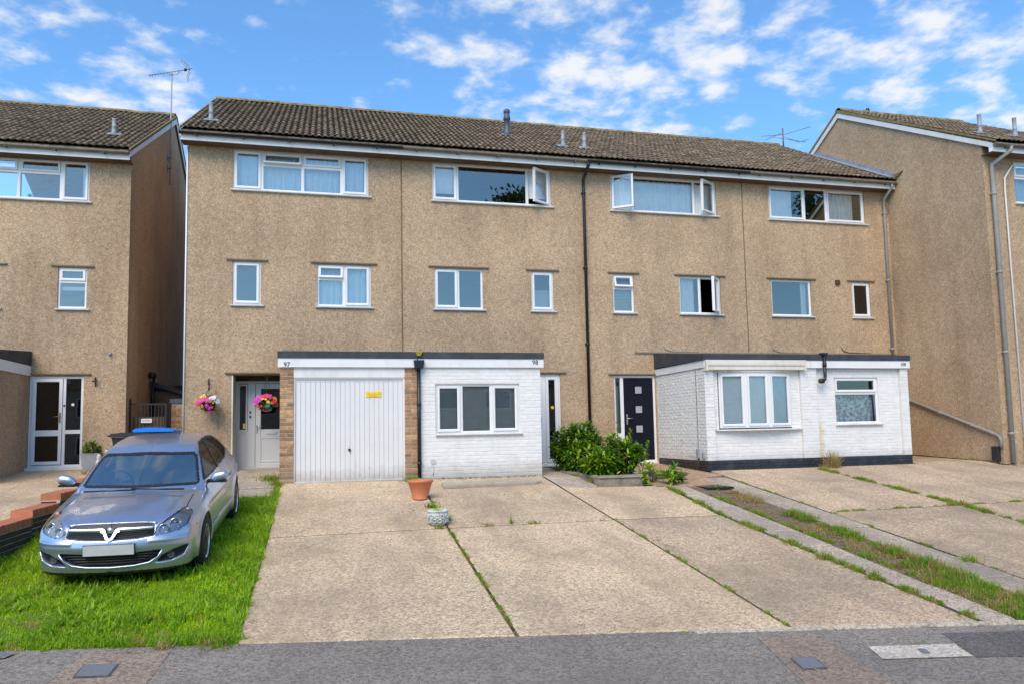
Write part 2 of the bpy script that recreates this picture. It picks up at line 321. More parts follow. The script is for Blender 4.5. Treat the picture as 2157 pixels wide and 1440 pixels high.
# ------------------------------------------------------------------ mesh helpers
WMAT = {}
def link(o, parent=None):
    COL.objects.link(o)
    if parent is not None:
        o.parent = parent; o.matrix_parent_inverse = WMAT.get(parent.name, Matrix()).inverted()
    WMAT[o.name] = o.matrix_basis.copy(); return o
class MB:
    def __init__(s): s.v = []; s.f = []; s.mi = []; s.m = 0; s.sm = []
    def add(s, vs, fs, smooth=False):
        b = len(s.v); s.v += [tuple(map(float, v)) for v in vs]
        for f in fs: s.f.append(tuple(b+i for i in f)); s.mi.append(s.m); s.sm.append(smooth)
        return s
    def box(s, x0, x1, y0, y1, z0, z1):
        return s.add([(x0,y0,z0),(x1,y0,z0),(x1,y1,z0),(x0,y1,z0),(x0,y0,z1),(x1,y0,z1),(x1,y1,z1),(x0,y1,z1)],
            [(0,3,2,1),(4,5,6,7),(0,1,5,4),(1,2,6,5),(2,3,7,6),(3,0,4,7)])
    def prism(s, poly, z0, z1, axis='z', c=0):
        """poly extruded; axis z: (x,y) polygon from z0 to z1; axis x: (y,z) polygon from x=z0 to z1; axis y: (x,z) polygon"""
        n = len(poly)
        P = {'z': lambda p, t: (p[0], p[1], t), 'x': lambda p, t: (t, p[0], p[1]), 'y': lambda p, t: (p[0], t, p[1])}[axis]
        vs = [P(p, z0) for p in poly]+[P(p, z1) for p in poly]
        fs = [tuple(range(n))[::-1], tuple(range(n, 2*n))]+[(i, (i+1) % n, n+(i+1) % n, n+i) for i in range(n)]
        if axis == 'y': fs = [f[::-1] for f in fs]
        return s.add(vs, fs)
    def tube(s, pts, r, n=8, cap=True, smooth=True):
        pts = [Vector(p) for p in pts]; rs = r if isinstance(r, (list, tuple)) else [r]*len(pts); vs = []; prev = None
        for i, p in enumerate(pts):
            d = (pts[min(i+1, len(pts)-1)]-pts[max(i-1, 0)]).normalized()
            if prev is None: a = d.orthogonal().normalized()
            else: a = (prev-d*prev.dot(d)).normalized()
            prev = a; b = d.cross(a)
            for k in range(n): t = 2*math.pi*k/n; vs.append(p+rs[i]*(math.cos(t)*a+math.sin(t)*b))
        fs = [(i*n+k, i*n+(k+1) % n, (i+1)*n+(k+1) % n, (i+1)*n+k) for i in range(len(pts)-1) for k in range(n)]
        s.add(vs, fs, smooth)
        if cap: b = len(s.v)-len(vs); s.f += [tuple(b+k for k in range(n))[::-1], tuple(b+(len(pts)-1)*n+k for k in range(n))]; s.mi += [s.m]*2; s.sm += [False]*2
        return s
    def lathe(s, prof, c=(0, 0, 0), n=24, axis='z', smooth=True, cap0=True, cap1=True):
        vs = []
        for r, h in prof:
            for k in range(n):
                t = 2*math.pi*k/n; a, b = r*math.cos(t), r*math.sin(t)
                p = {'z': (a, b, h), 'x': (h, a, b), 'y': (b, h, a)}[axis]; vs.append((c[0]+p[0], c[1]+p[1], c[2]+p[2]))
        m = len(prof); fs = [(i*n+k, i*n+(k+1) % n, (i+1)*n+(k+1) % n, (i+1)*n+k) for i in range(m-1) for k in range(n)]
        s.add(vs, fs, smooth); b = len(s.v)-len(vs)
        if cap0: s.f.append(tuple(b+k for k in range(n))[::-1]); s.mi.append(s.m); s.sm.append(False)
        if cap1: s.f.append(tuple(b+(m-1)*n+k for k in range(n))); s.mi.append(s.m); s.sm.append(False)
        return s
    def ring(s, x0, x1, z0, z1, prof):
        """mitred frame profile swept round a rectangle in XZ; prof = [(inset, y)...] closed loop"""
        n = len(prof); vs = []
        for cx_, cz_, sx, sz in ((x0, z0, 1, 1), (x1, z0, -1, 1), (x1, z1, -1, -1), (x0, z1, 1, -1)):
            for i, y in prof: vs.append((cx_+sx*i, y, cz_+sz*i))
        fs = []
        for k in range(4):
            a, b = k*n, ((k+1) % 4)*n
            for i in range(n): j = (i+1) % n; fs.append((a+i, b+i, b+j, a+j))
        return s.add(vs, fs)
    def slab(s, poly, zf, t=.12, ch=.012):
        """polygon slab whose top follows zf(x,y), with a chamfered edge"""
        c = (sum(p[0] for p in poly)/len(poly), sum(p[1] for p in poly)/len(poly)); n = len(poly); ins = []
        for p in poly:
            d = math.hypot(p[0]-c[0], p[1]-c[1]); k = max(0, (d-ch*1.4)/d); ins.append((c[0]+(p[0]-c[0])*k, c[1]+(p[1]-c[1])*k))
        vs = [(x, y, zf(x, y)) for x, y in ins]+[(x, y, zf(x, y)-ch*.7) for x, y in poly]+[(x, y, zf(x, y)-t) for x, y in poly]
        fs = [tuple(range(n))]
        for i in range(n): j = (i+1) % n; fs += [(n+i, n+j, j, i), (2*n+i, 2*n+j, n+j, n+i)]
        return s.add(vs, fs)
    def xf(s, fn, start=0): s.v[start:] = [tuple(fn(Vector(v))) for v in s.v[start:]]; return s
    def mesh(s, name, mats):
        me = bpy.data.meshes.new(name); me.from_pydata(s.v, [], s.f)
        mats = mats if isinstance(mats, (list, tuple)) else [mats]
        for m in mats: me.materials.append(MATS[m] if isinstance(m, str) else m)
        me.polygons.foreach_set('material_index', s.mi); me.polygons.foreach_set('use_smooth', s.sm); me.update(); return me
    def build(s, name, mats, parent=None, loc=None):
        o = bpy.data.objects.new(name, s.mesh(name, mats))
        if loc: o.location = loc
        return link(o, parent)
def tag(o, label=None, cat=None, group=None, kind=None):
    if label: o['label'] = label
    if cat: o['category'] = cat
    if group: o['group'] = group
    if kind: o['kind'] = kind
    return o
def thing(name, loc, label, cat, group=None, rot=(0, 0, 0)):
    o = bpy.data.objects.new(name, None); o.location = loc; o.rotation_euler = rot; o.empty_display_size = .2; link(o); return tag(o, label, cat, group)
def place(name, mesh, parent, loc, rot=(0, 0, 0), sc=(1, 1, 1)):
    o = bpy.data.objects.new(name, mesh); o.location = loc; o.rotation_euler = rot; o.scale = sc; return link(o, parent)
def npmesh(name, V, Fq, mats, mi=None, smooth=False):
    """V (n,3), Fq (m,k) faces of one size"""
    me = bpy.data.meshes.new(name); V = np.asarray(V, np.float32); Fq = np.asarray(Fq, np.int32); k = Fq.shape[1]
    me.vertices.add(len(V)); me.vertices.foreach_set('co', V.ravel()); me.loops.add(Fq.size); me.loops.foreach_set('vertex_index', Fq.ravel())
    me.polygons.add(len(Fq)); me.polygons.foreach_set('loop_start', np.arange(0, Fq.size, k, dtype=np.int32))
    try: me.polygons.foreach_set('loop_total', np.full(len(Fq), k, np.int32))
    except Exception: pass
    for m in mats: me.materials.append(MATS[m])
    if mi is not None: me.polygons.foreach_set('material_index', np.asarray(mi, np.int32))
    me.polygons.foreach_set('use_smooth', np.full(len(Fq), smooth)); me.update(calc_edges=True); me.validate(); return me
def text_mesh(name, txt, size, mat, parent, loc, rot=(math.pi/2, 0, 0), ext=.004):
    c = bpy.data.curves.new(name, 'FONT'); c.body = txt; c.size = size; c.extrude = ext; c.align_x = 'CENTER'; c.align_y = 'CENTER'
    t = bpy.data.objects.new('tmp', c); COL.objects.link(t); dg = bpy.context.evaluated_depsgraph_get()
    me = bpy.data.meshes.new_from_object(t.evaluated_get(dg)); bpy.data.objects.remove(t); me.materials.clear(); me.materials.append(MATS[mat])
    return place(name, me, parent, loc, rot)

# ------------------------------------------------------------------ ground
SL = .12411
def gz(x, y):
    if x < -3.62 : return .2+.075*(y-1) if y < 1 else .2
    if y < -2.35: return -.05+SL*(y+2.35)
    return -.05+(.055 if x < -.7 else .02)*(min(y, 1.5)+2.35)
def ye(x): return -9.72-.1425*(x+.0)+.02          # front edge of the drives (against the pavement)
def pz(x, y): return -.648-.01519*x+.0327*y
def sheet(name, xs, ys, zf, mat, kind='structure', parent=None):
    V = [(x, y, zf(x, y)) for y in ys for x in xs]; nx = len(xs)
    Fs = [(j*nx+i, j*nx+i+1, (j+1)*nx+i+1, (j+1)*nx+i) for j in range(len(ys)-1) for i in range(nx-1)]
    o = MB().add(V, Fs).build(name, mat, parent); tag(o, kind=kind); return o
def base_z(x, y):
    if y > 12: return -.15
    if y < -14: return -1.32
    if y < ye(x)-.02: return min(gz(x, y), pz(x, y))-.12
    return gz(x, y)-.06
sheet('ground', [-400, -120, -40, -20, -12, -8, -5, -3.63, -3.61, -2, -.72, -.68, 1, 3, 5, 7, 9, 12, 16, 20, 40, 120, 400],
      [-400, -120, -40, -14.01, -13.6, -13, -12, -11.5, -11, -10.6, -10.2, -9.8, -9.4, -9, -6, -2.35, 0, 1.5, 6, 12, 40, 120, 400], base_z, 'soil')
tag(bpy.data.objects['ground'], 'bare earth lying below the drives and houses', None)
# pavement with its trench repairs
pv = thing('pavement', (1, -11, -1.0), 'grey asphalt pavement with brown trench repairs and small utility covers', None); pv['kind'] = 'structure'
MB().slab([(-14, -7.72), (-14, -9.95+.1), (22, -15.1), (22, -12.83)][::1], pz, .25, .004).build('asphalt_surface', 'asphalt', pv)
def patch(name, poly, mat, dz=.004, parent=pv, lab=None):
    if sum(poly[i][0]*poly[(i+1) % len(poly)][1]-poly[(i+1) % len(poly)][0]*poly[i][1] for i in range(len(poly))) < 0: poly = poly[::-1]
    o = MB().add([(x, y, pz(x, y)+dz) for x, y in poly], [tuple(range(len(poly)))]).build(name, mat, parent)
    if lab: o['label'] = lab
    return o
patch('trench_repair', [(3.72, -10.49), (4.30, -10.57), (4.0, -12.0), (3.35, -11.9)], 'asphalt_brown', lab='brown asphalt trench repair with a square cover')
patch('trench_repair', [(-1.86, -9.56), (-1.21, -9.66), (-1.28, -11.6), (-2.1, -11.5)], 'asphalt_brown', lab='brown asphalt trench repair beside the lawn')
patch('dark_patch', [(5.42, -10.76), (6.9, -10.95), (6.9, -11.68), (5.17, -11.38)], 'asphalt_dark')
patch('pale_patch', [(4.49, -10.94), (5.27, -11.05), (5.15, -11.36), (4.38, -11.25)], 'pale_patch', .008)
for nm, poly, frame in (('utility_cover', [(3.67, -11.07), (3.86, -11.08), (3.80, -11.32), (3.61, -11.31)], 1), ('utility_cover', [(-1.79, -9.92), (-1.55, -9.95), (-1.55, -10.22), (-1.78, -10.19)], 1),
                    ('utility_cover', [(-2.75, -9.40), (-2.42, -9.47), (-2.46, -9.6), (-2.78, -9.56)], 0), ('slot_cover', [(4.84, -11.10), (4.91, -11.11), (4.87, -11.22), (4.80, -11.21)], 0)):
    if frame:
        cx_ = sum(p[0] for p in poly)/4; cy_ = sum(p[1] for p in poly)/4
        patch(nm+'_frame', [(cx_+(x-cx_)*1.13, cy_+(y-cy_)*1.13) for x, y in poly], 'asphalt_dark', .008)
    patch(nm, poly, 'iron_cover', .012)
# kerb + road (this side of the camera's view, seen in reflections)
kb = MB()
for i in range(26):
    x = -14+i*1.4; y = -11.75-.143*x
    kb.slab([(x+.01, y), (x+.01, y-.12), (x+1.39, y-.2-.12), (x+1.39, y-.2)][::1], lambda a, b: pz(a, b)+.004, .25, .01)
tag(kb.build('kerb', 'kerbstone'), kind='structure')
sheet('road', [-60, -14, 0, 14, 60], [-21, -14, -13.8], lambda x, y: -1.29, 'asphalt')
bpy.data.objects['road'].location = (0, 0, .0)
sheet('far_pavement', [-60, 60], [-24, -21.01], lambda x, y: -1.19, 'asphalt')
sheet('far_forecourt', [-60, 60], [-34, -24.01], lambda x, y: -1.19, 'paving')

drive = thing('driveway', (4, -6, -.5), 'pale concrete driveways in front of the houses', None); drive['kind'] = 'structure'
J = .015
def dslab(poly, mat='concrete', name='concrete_slab', zf=gz, t=.10, lab=None, parent=drive):
    o = MB().slab(poly, zf, t, .014).build(name, mat, parent)
    if lab: o['label'] = lab
    return o
dslab([(-.70, ye(-.7)), (1.68-J, ye(1.68)), (1.70-J, -6.05-J), (-.68, -6.08-J)])
dslab([(-.68, -6.08+J), (1.70-J, -6.05+J), (1.74-J, -2.42), (-.72, -2.30)])
dslab([(1.68+J, ye(1.68)), (4.19-J, ye(4.19)), (4.17-J, -6.05-J), (1.70+J, -6.05-J)])
dslab([(1.70+J, -6.05+J), (4.17-J, -6.05+J), (4.13-J, -2.42), (1.74+J, -2.42)])
dslab([(4.19+J, ye(4.19)), (6.05-J*1.5, ye(6.05)), (5.87-J, -6.09-J), (4.17+J, -6.05-J)], 'concrete_path')
dslab([(4.17+J, -6.05+J), (5.87-J, -6.09+J), (6.05-J, -3.80), (4.15+J, -3.62)])
dslab([(7.67, ye(7.67)), (9.95, ye(9.95)), (10.14-J, -6.23-J), (7.68, -6.26-J)], 'concrete_path')
dslab([(7.68, -6.26+J), (10.14-J, -6.23+J), (10.12-J, -2.52), (7.72, -2.50)], 'concrete_path')
dslab([(9.95+J*2, ye(9.95)), (15, ye(15)), (15, -6.1-J), (10.14+J, -6.23-J)], 'concrete_path')
dslab([(10.14+J, -6.23+J), (15, -6.1+J), (15, -2.52), (10.12+J, -2.52)], 'concrete_path')
dslab([(12.80, -2.46), (14.58, -2.46), (14.58, .0), (12.80, .0)], 'concrete_path')
dslab([(14.97, -3.05), (24, -3.05), (24, -13), (15.03, -13)], 'concrete_path', zf=lambda x, y: gz(x, y)-.004)
dslab([(-14, -9.4), (-3.86, -9.4), (-3.86, .98), (-14, .98)], 'concrete', zf=lambda x, y: gz(min(x, -3.7), y))
def joint(pts, w=.022):
    mb = MB()
    for (x0, y0), (x1, y1) in zip(pts[:-1], pts[1:]):
        L = math.hypot(x1-x0, y1-y0); nx_, ny_ = -(y1-y0)/L*w, (x1-x0)/L*w
        mb.add([(x, y, gz(x, y)-.0075) for x, y in ((x0-nx_, y0-ny_), (x1-nx_, y1-ny_), (x1+nx_, y1+ny_), (x0+nx_, y0+ny_))], [(0, 1, 2, 3)])
    return mb.build('joint_dirt', 'joint_dirt', drive)
joint([(1.68, ye(1.68)), (1.70, -6.05), (1.74, -2.45)]); joint([(-.68, -6.08), (1.70, -6.05), (4.17, -6.05), (5.87, -6.09)]); joint([(4.19, ye(4.19)), (4.17, -6.05), (4.14, -2.5)])
joint([(7.68, -6.26), (10.14, -6.23), (15, -6.1)]); joint([(6.075, ye(6.07)), (5.97, -8.6), (5.90, -6.1), (6.075, -3.9)], .035); joint([(7.655, ye(7.66)), (7.66, -3.0)], .02)
joint([(9.96, ye(9.96)), (10.14, -6.23), (10.12, -2.52)])
# paving flags
def flags(xa, xb, y0, y1, L=.80):
    y = y0; rnd = random.Random(int(xa(0)*100))
    while y > y1+.15:
        e = max(y-L*rnd.uniform(.9, 1.08), y1)
        if e-y1 < .25: e = y1
        dzz = rnd.uniform(-.008, .006); tl = rnd.uniform(-.004, .004)
        dslab([(xa(e)+.006, e+.009), (xb(e)-.006, e+.009), (xb(y)-.006, y-.009), (xa(y)+.006, y-.009)], 'paving', 'paving_slab', zf=lambda a, b, d=dzz, t_=tl: gz(a, b)+d+t_*(a-xa(b)), t=.05)
        y = e
flags(lambda y: float(np.interp(y, [-10.7, -8.6, -6.1, -3.9], [6.10, 6.0, 5.93, 6.10])), lambda y: 6.44, -3.92, ye(6.3)+.01)
flags(lambda y: 7.13, lambda y: 7.64, -3.2, ye(7.4)+.01)
for i in range(4): dslab([(4.18, -3.58+i*.88), (4.84, -3.58+i*.88), (4.84, -2.73+i*.88), (4.18, -2.73+i*.88)], 'paving', 'paving_slab', zf=lambda a, b: gz(a, b)+.003*i)
for a, b in ((-3.38, -2.80), (-2.66, -2.02), (-1.90, -1.30), (-1.2, -.45), (-.40, .46)):
    dslab([(-1.70, a), (-.80, a), (-.80, b), (-1.70, b)], 'paving', 'paving_slab', zf=lambda x, y: gz(x, y)+.015)
dslab([(6.19, -3.88), (6.64, -3.83), (7.11, -3.80), (7.12, -3.2), (7.70, -2.95), (7.70, -.02), (6.20, -.02)], 'concrete_red', lab='reddish concrete path leading to the navy front door')
dslab([(5.86, -3.9), (6.05, -3.9), (6.18, -3.84), (6.18, -2.6), (5.9, -3.5)], 'concrete_red', 'path_edge')
# drain covers let into the path
o = MB().lathe([(.0, 0), (.13, 0), (.15, .004)], (0, 0, 0), 20, cap0=False, cap1=False).build('drain_cover', 'concrete_red', drive, (6.72, -3.05, gz(6.7, -3.05)+.006))
mb = MB(); gzz = gz(6.9, -3.95)
for i in range(9): mb.box(6.70+i*.05, 6.725+i*.05, -4.25, -3.85, gzz-.06, gzz-.012)
mb.box(6.66, 6.69, -4.28, -3.82, gzz-.06, gzz-.008).box(7.15, 7.18, -4.28, -3.82, gzz-.06, gzz-.008).box(6.69, 7.15, -3.845, -3.82, gzz-.06, gzz-.008).box(6.69, 7.15, -4.28, -4.255, gzz-.06, gzz-.008)
mb.build('drain_grate', 'black_plastic', drive)
# edging stones along the pavement
for i in range(14):
    x0 = -.7+i*.66; x1 = x0+.65; c_ = 'kerbstone'
    if x0 > 3.2:
        o = MB().slab([(x0, ye(x0)-.075), (x1, ye(x1)-.075), (x1, ye(x1)-.004), (x0, ye(x0)-.004)], lambda a, b: gz(a, b)+.004, .1, .008).build('edging_stone', c_, drive)

# ------------------------------------------------------------------ houses
def wall_holes(mb, x0, x1, z0, z1, y0, y1, holes, axis='y', top=None):
    """solid wall between planes y0 (outer) and y1 with rectangular openings; axis 'x' makes the wall run along Y instead"""
    xs = sorted({x0, x1, *[h[0] for h in holes], *[h[1] for h in holes]}); zs = sorted({z0, z1, *[h[2] for h in holes], *[h[3] for h in holes]})
    xs = [x for x in xs if x0 <= x <= x1]; zs = [z for z in zs if z0 <= z <= z1]
    def solid(i, j):
        if i < 0 or j < 0 or i >= len(xs)-1 or j >= len(zs)-1: return False
        cx_, cz_ = (xs[i]+xs[i+1])/2, (zs[j]+zs[j+1])/2
        return not any(h[0] < cx_ < h[1] and h[2] < cz_ < h[3] for h in holes)
    T = (lambda x, y, z: (x, y, z)) if axis == 'y' else (lambda x, y, z: (y, x, z))
    for i in range(len(xs)-1):
        for j in range(len(zs)-1):
            if not solid(i, j): continue
            a, b, c, d = xs[i], xs[i+1], zs[j], zs[j+1]
            mb.add([T(a, y0, c), T(b, y0, c), T(b, y0, d), T(a, y0, d)], [(0, 1, 2, 3)]); mb.add([T(a, y1, c), T(b, y1, c), T(b, y1, d), T(a, y1, d)], [(3, 2, 1, 0)])
            if not solid(i-1, j): mb.add([T(a, y0, c), T(a, y0, d), T(a, y1, d), T(a, y1, c)], [(0, 1, 2, 3)])
            if not solid(i+1, j): mb.add([T(b, y0, c), T(b, y0, d), T(b, y1, d), T(b, y1, c)], [(3, 2, 1, 0)])
            if not solid(i, j-1): mb.add([T(a, y0, c), T(b, y0, c), T(b, y1, c), T(a, y1, c)], [(3, 2, 1, 0)])
            if not solid(i, j+1): mb.add([T(a, y0, d), T(b, y0, d), T(b, y1, d), T(a, y1, d)], [(0, 1, 2, 3)])
    return mb
def fprof(w, yf, yb, bev=.012): return [(0, yb), (0, yf), (w-bev, yf), (w, yf+bev), (w, yb)][::-1]
def window(house, X0, X1, Z0, Z1, Y, cells, glassm='glass', sill=True, sillw=(.045, .075), curtain=None, head=None, label=None):
    """cells: (fx0, fx1, fz0, fz1, kind, open_deg) kind: fixed / case (side hung, hinge L or R) / top (top hung)"""
    mb = MB(); W, H = X1-X0, Z1-Z0; yf, yb = Y+.035, Y+.10; later = []
    mb.ring(X0, X1, Z0, Z1, [(0, yb), (0, yf+.004), (.012, yf+.004), (.012, yb)][::-1])
    X0 += .012; X1 -= .012; Z0 += .012; Z1 -= .012; W, H = X1-X0, Z1-Z0
    for cI in cells:
        fx0, fx1, fz0, fz1, kind = cI[:5]; op = cI[5] if len(cI) > 5 else 0
        a, b, c, d = X0+fx0*W, X0+fx1*W, Z0+fz0*H, Z0+fz1*H
        mb.ring(a, b, c, d, fprof(.034, yf, yb)); later.append((a, b, c, d, kind, op))
    fr = mb.build('window', 'upvc', house)
    if label: fr['label'] = label
    for a, b, c, d, kind, op in later:
        i = .028; sm = MB(); pm = MB()
        if kind == 'fixed':
            pm.add([(a+.02, Y+.06, c+.02), (b-.02, Y+.06, c+.02), (b-.02, Y+.06, d-.02), (a+.02, Y+.06, d-.02)], [(0, 1, 2, 3)])
            sm = None
        else:
            a2, b2, c2, d2 = a+i, b-i, c+i, d-i; ys = Y+.012
            sm.ring(a2, b2, c2, d2, fprof(.048, ys, Y+.075, .014))
            pm.add([(a2+.03, Y+.045, c2+.03), (b2-.03, Y+.045, c2+.03), (b2-.03, Y+.045, d2-.03), (a2+.03, Y+.045, d2-.03)], [(0, 1, 2, 3)])
            if op:
                if kind == 'top': piv = Vector((a2, ys, d2)); R_ = Matrix.Rotation(math.radians(-op), 4, 'X')
                elif kind == 'L': piv = Vector((a2, ys, c2)); R_ = Matrix.Rotation(math.radians(-op), 4, 'Z')
                else: piv = Vector((b2, ys, c2)); R_ = Matrix.Rotation(math.radians(op), 4, 'Z')
                for q in (sm, pm): q.xf(lambda v: R_ @ (v-piv)+piv)
            sm.build('sash', 'upvc', fr)
        pm.build('pane', glassm, fr)
    if sill:
        w0, w1 = sillw; MB().prism([(Y-.055, Z0-.035), (Y-.055, Z0-.022), (Y+.04, Z0-.008), (Y+.04, Z0-.05), (Y-.045, Z0-.05)], X0-w0, X1+w1, 'x').build('sill', 'sill_white', fr)
    for cu in (curtain or []):
        if len(cu) == 5: x0, x1, z0, z1, m = cu
        folds = m[0] != '#' and ('curtain' in m or m == 'lace')
        if folds:
            n = max(6, int((x1-x0)/.012)); ph = random.random()*6; mb = MB(); V = []
            for k in range(n+1):
                x = x0+(x1-x0)*k/n; yy = Y+.17+.022*math.sin((x*48)+ph+1.4*math.sin(x*9+ph))+.012*math.sin(x*103+ph)
                V += [(x, yy, z0), (x, yy+.004, z1)]
            mb.add(V, [(2*k, 2*k+2, 2*k+3, 2*k+1) for k in range(n)], True).build('curtain', m, fr)
        elif m in ('blind_grey', 'blind_pale'):
            mb = MB(); z = z0; 
            while z < z1: mb.prism([(Y+.125, z), (Y+.127, z-.003), (Y+.143, z+.028), (Y+.141, z+.031)], x0, x1, 'x'); z += .035
            mb.build('blind', m, fr)
        else:
            MB().box(x0, x1, Y+.13, Y+.135, z0, z1).build('roller_blind', m[1:], fr)
    if head:   # rendered drip moulding over the opening
        MB().prism([(Y-.045, head), (Y-.038, head-.024), (Y+.01, head-.03), (Y+.01, head+.02)], X0-.14, X1+.15, 'x').build('drip_moulding', 'ridge_drip', house)
    return fr
simple('ridge_drip', (.25, .19, .12), .95, .2, 20, 0, .5)

# shared small meshes
TW, TG = .272, .3275
def tile_mesh():
    n = 14; prof = []
    for k in range(n+1):
        t = k/n; u = (t*2) % 1 if t < 1 else 1
        z = .030*max(0, math.sin(math.pi*min(1, max(0, (u-.28)/.72))))**.8
        prof.append(((t-.5)*TW*1.01, z))
    L = TG*1.12; V = []
    for x, z in prof: V.append((x, 0, z+.020))
    for x, z in prof: V.append((x, L, z+.000))
    for x, z in prof: V.append((x, .0015, z+.002))
    m = n+1; Fs = [(k, k+1, m+k+1, m+k) for k in range(n)]+[(2*m+k, 2*m+k+1, k+1, k) for k in range(n)]
    mb = MB(); mb.add(V, Fs[:n], True); mb.add(V, Fs[n:]); return mb.mesh('tile', 'roof_tile')
TILE = tile_mesh()
RIDGE = MB().add([( x, .13*math.sin(t), .105*math.cos(t)-.01*(x > 0)) for x in (0, .42) for t in [(-1.5+3*k/10) for k in range(11)]]+[(0, .115*math.sin(t), .09*math.cos(t)) for t in [(-1.5+3*k/10) for k in range(11)]]+[(.42, .115*math.sin(t), .09*math.cos(t)) for t in [(-1.5+3*k/10) for k in range(11)]],
    [(k, 11+k, 12+k, k+1) for k in range(10)]+[(22+k, k, k+1, 23+k) for k in range(10)]+[(33+k, 34+k, 12+k, 11+k) for k in range(10)], True).mesh('ridge_tile', 'ridge')
PITCH = math.atan(.56)
def roof(house, x0, x1, yw, zs, left_verge=False, right_verge=False, gutter='black_plastic', rand=1):
    """zs = soffit height; yw = facade plane. ridge 4.7 m behind the facade"""
    ye0, ze0 = yw-.40, zs+.225; yr = yw+4.7; zr = ze0+.56*5.1
    yb = yr+5.1
    rf = MB(); lo = .05
    P = [(ye0+.03, ze0-.03), (yr, zr-.02), (yb, ze0-.03), (yb, ze0-.03-lo), (yr, zr-.02-lo), (ye0+.03, ze0-.03-lo)]
    n = 6; rf.add([(x, y, z) for x in (x0, x1) for y, z in P], [(0, 1, 4, 5), (1, 2, 3, 4), (6+5, 6+4, 6+1, 6+0), (6+4, 6+3, 6+2, 6+1)]+[(i, 6+i, 6+(i+1) % 6, (i+1) % 6) for i in range(6)])
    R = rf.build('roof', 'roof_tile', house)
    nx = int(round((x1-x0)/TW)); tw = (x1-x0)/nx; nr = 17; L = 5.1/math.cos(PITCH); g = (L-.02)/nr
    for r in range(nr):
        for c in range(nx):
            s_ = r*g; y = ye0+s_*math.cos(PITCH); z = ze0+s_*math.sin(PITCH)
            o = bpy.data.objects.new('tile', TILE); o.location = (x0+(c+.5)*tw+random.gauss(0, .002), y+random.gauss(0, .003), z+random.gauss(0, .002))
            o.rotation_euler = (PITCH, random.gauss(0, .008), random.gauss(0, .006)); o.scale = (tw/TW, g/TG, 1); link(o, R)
    k = 0; x = x0
    while x < x1-.05:
        w = min(.42, x1-x); place('ridge_tile', RIDGE, R, (x, yr, zr-.03+random.gauss(0, .004)), (random.gauss(0, .01), random.gauss(0, .004), 0), (w/.42, 1, 1)); x += .42
    # fascia, soffit
    MB().box(x0 if not left_verge else x0-.0, x1, yw-.325, yw-.30, zs-.005, zs+.155).build('fascia', 'fascia_white', house)
    MB().box(x0, x1, yw-.30, yw+.02, zs+.0, zs+.012).build('soffit', 'soffit', house)
    # half round gutter with brackets and joints
    mb = MB(); ycg, zcg, rg = yw-.385, zs+.150, .056
    segs = [(x0, x1)] if not left_verge else [(x0-.02, x1)]
    for a, b in segs:
        V = []
        for x in (a, b):
            for rad in (rg, rg-.006):
                for k in range(9): t = math.pi+math.pi*k/8; V.append((x, ycg+rad*math.cos(t), zcg+rad*math.sin(t)))
        mb.add(V, [(k, k+1, 18+k+1, 18+k) for k in range(8)]+[(9+k+1, 9+k, 27+k, 27+k+1) for k in range(8)]+[(0, 18, 27, 9), (8, 17, 35, 26)], True)
        mb.prism([(ycg+rg*math.cos(math.pi+math.pi*k/8), zcg+rg*math.sin(math.pi+math.pi*k/8)) for k in range(9)], a, a+.006, 'x'); mb.prism([(ycg+rg*math.cos(math.pi+math.pi*k/8), zcg+rg*math.sin(math.pi+math.pi*k/8)) for k in range(9)], b-.006, b, 'x')
    x = x0+.3
    while x < x1: mb.box(x, x+.02, yw-.326, yw-.45, zcg-.075, zcg-.055); mb.box(x, x+.02, yw-.345, yw-.326, zcg-.075, zcg+.0); x += .92
    mb.build('gutter', gutter, house)
    for flag, xx, d in ((left_verge, x0, -1), (right_verge, x1, 1)):
        if flag:
            a, b = (xx-.022, xx) if d < 0 else (xx, xx+.022)
            for s_ in (1, -1):
                pts = [(ye0+.09, ze0-.15), (ye0+.09, ze0-.035), (yr, zr-.075), (yr, zr-.225)]
                if s_ < 0: pts = [(2*yr-y, z) for y, z in pts][::-1]
                MB().prism(pts, a, b, 'x').build('bargeboard', 'fascia_white', house)
            pts = [(ye0, ze0-.03), (ye0, ze0+.005), (yr, zr+.012), (yb, ze0+.005), (yb, ze0-.03), (yr, zr-.07)]
            MB().prism(pts, min(xx, xx+d*.035), max(xx, xx+d*.035), 'x').build('verge_mortar', 'ridge', house)
    return R
def gable(house, x, yw, zs, inward, zb=-.5, mat='render'):
    ye0, ze0 = yw-.40, zs+.225; yr = yw+4.7; zr = ze0+.56*5.1
    a, b = (x, x+.2) if inward > 0 else (x-.2, x)
    top = lambda y: ze0-.08+.56*(y-ye0) if y < yr else ze0-.08+.56*(2*yr-ye0-y)
    MB().prism([(yw+.2505, zb), (yw+9.4, zb), (yw+9.4, top(yw+9.4)-.02), (yr, zr-.1), (yw+.2505, top(yw+.25)-.02)], a, b, 'x').prism([(yw+.002, zs+.101), (yw+.2505, zs+.101), (yw+.2505, top(yw+.25)-.02), (yw+.002, top(yw)-.02)], a, b, 'x').build('gable_wall', mat, house)
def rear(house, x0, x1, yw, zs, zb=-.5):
    MB().box(x0, x1, yw+9.15, yw+9.39, zb, zs+.3).box(x0, x1, yw+.25, yw+9.15, 2.40, 2.45).box(x0, x1, yw+.25, yw+9.15, 4.95, 5.0).box(x0, x1, yw+4.0, yw+4.05, .0, zs+.0).build('inner_walls', 'dark_room', house)
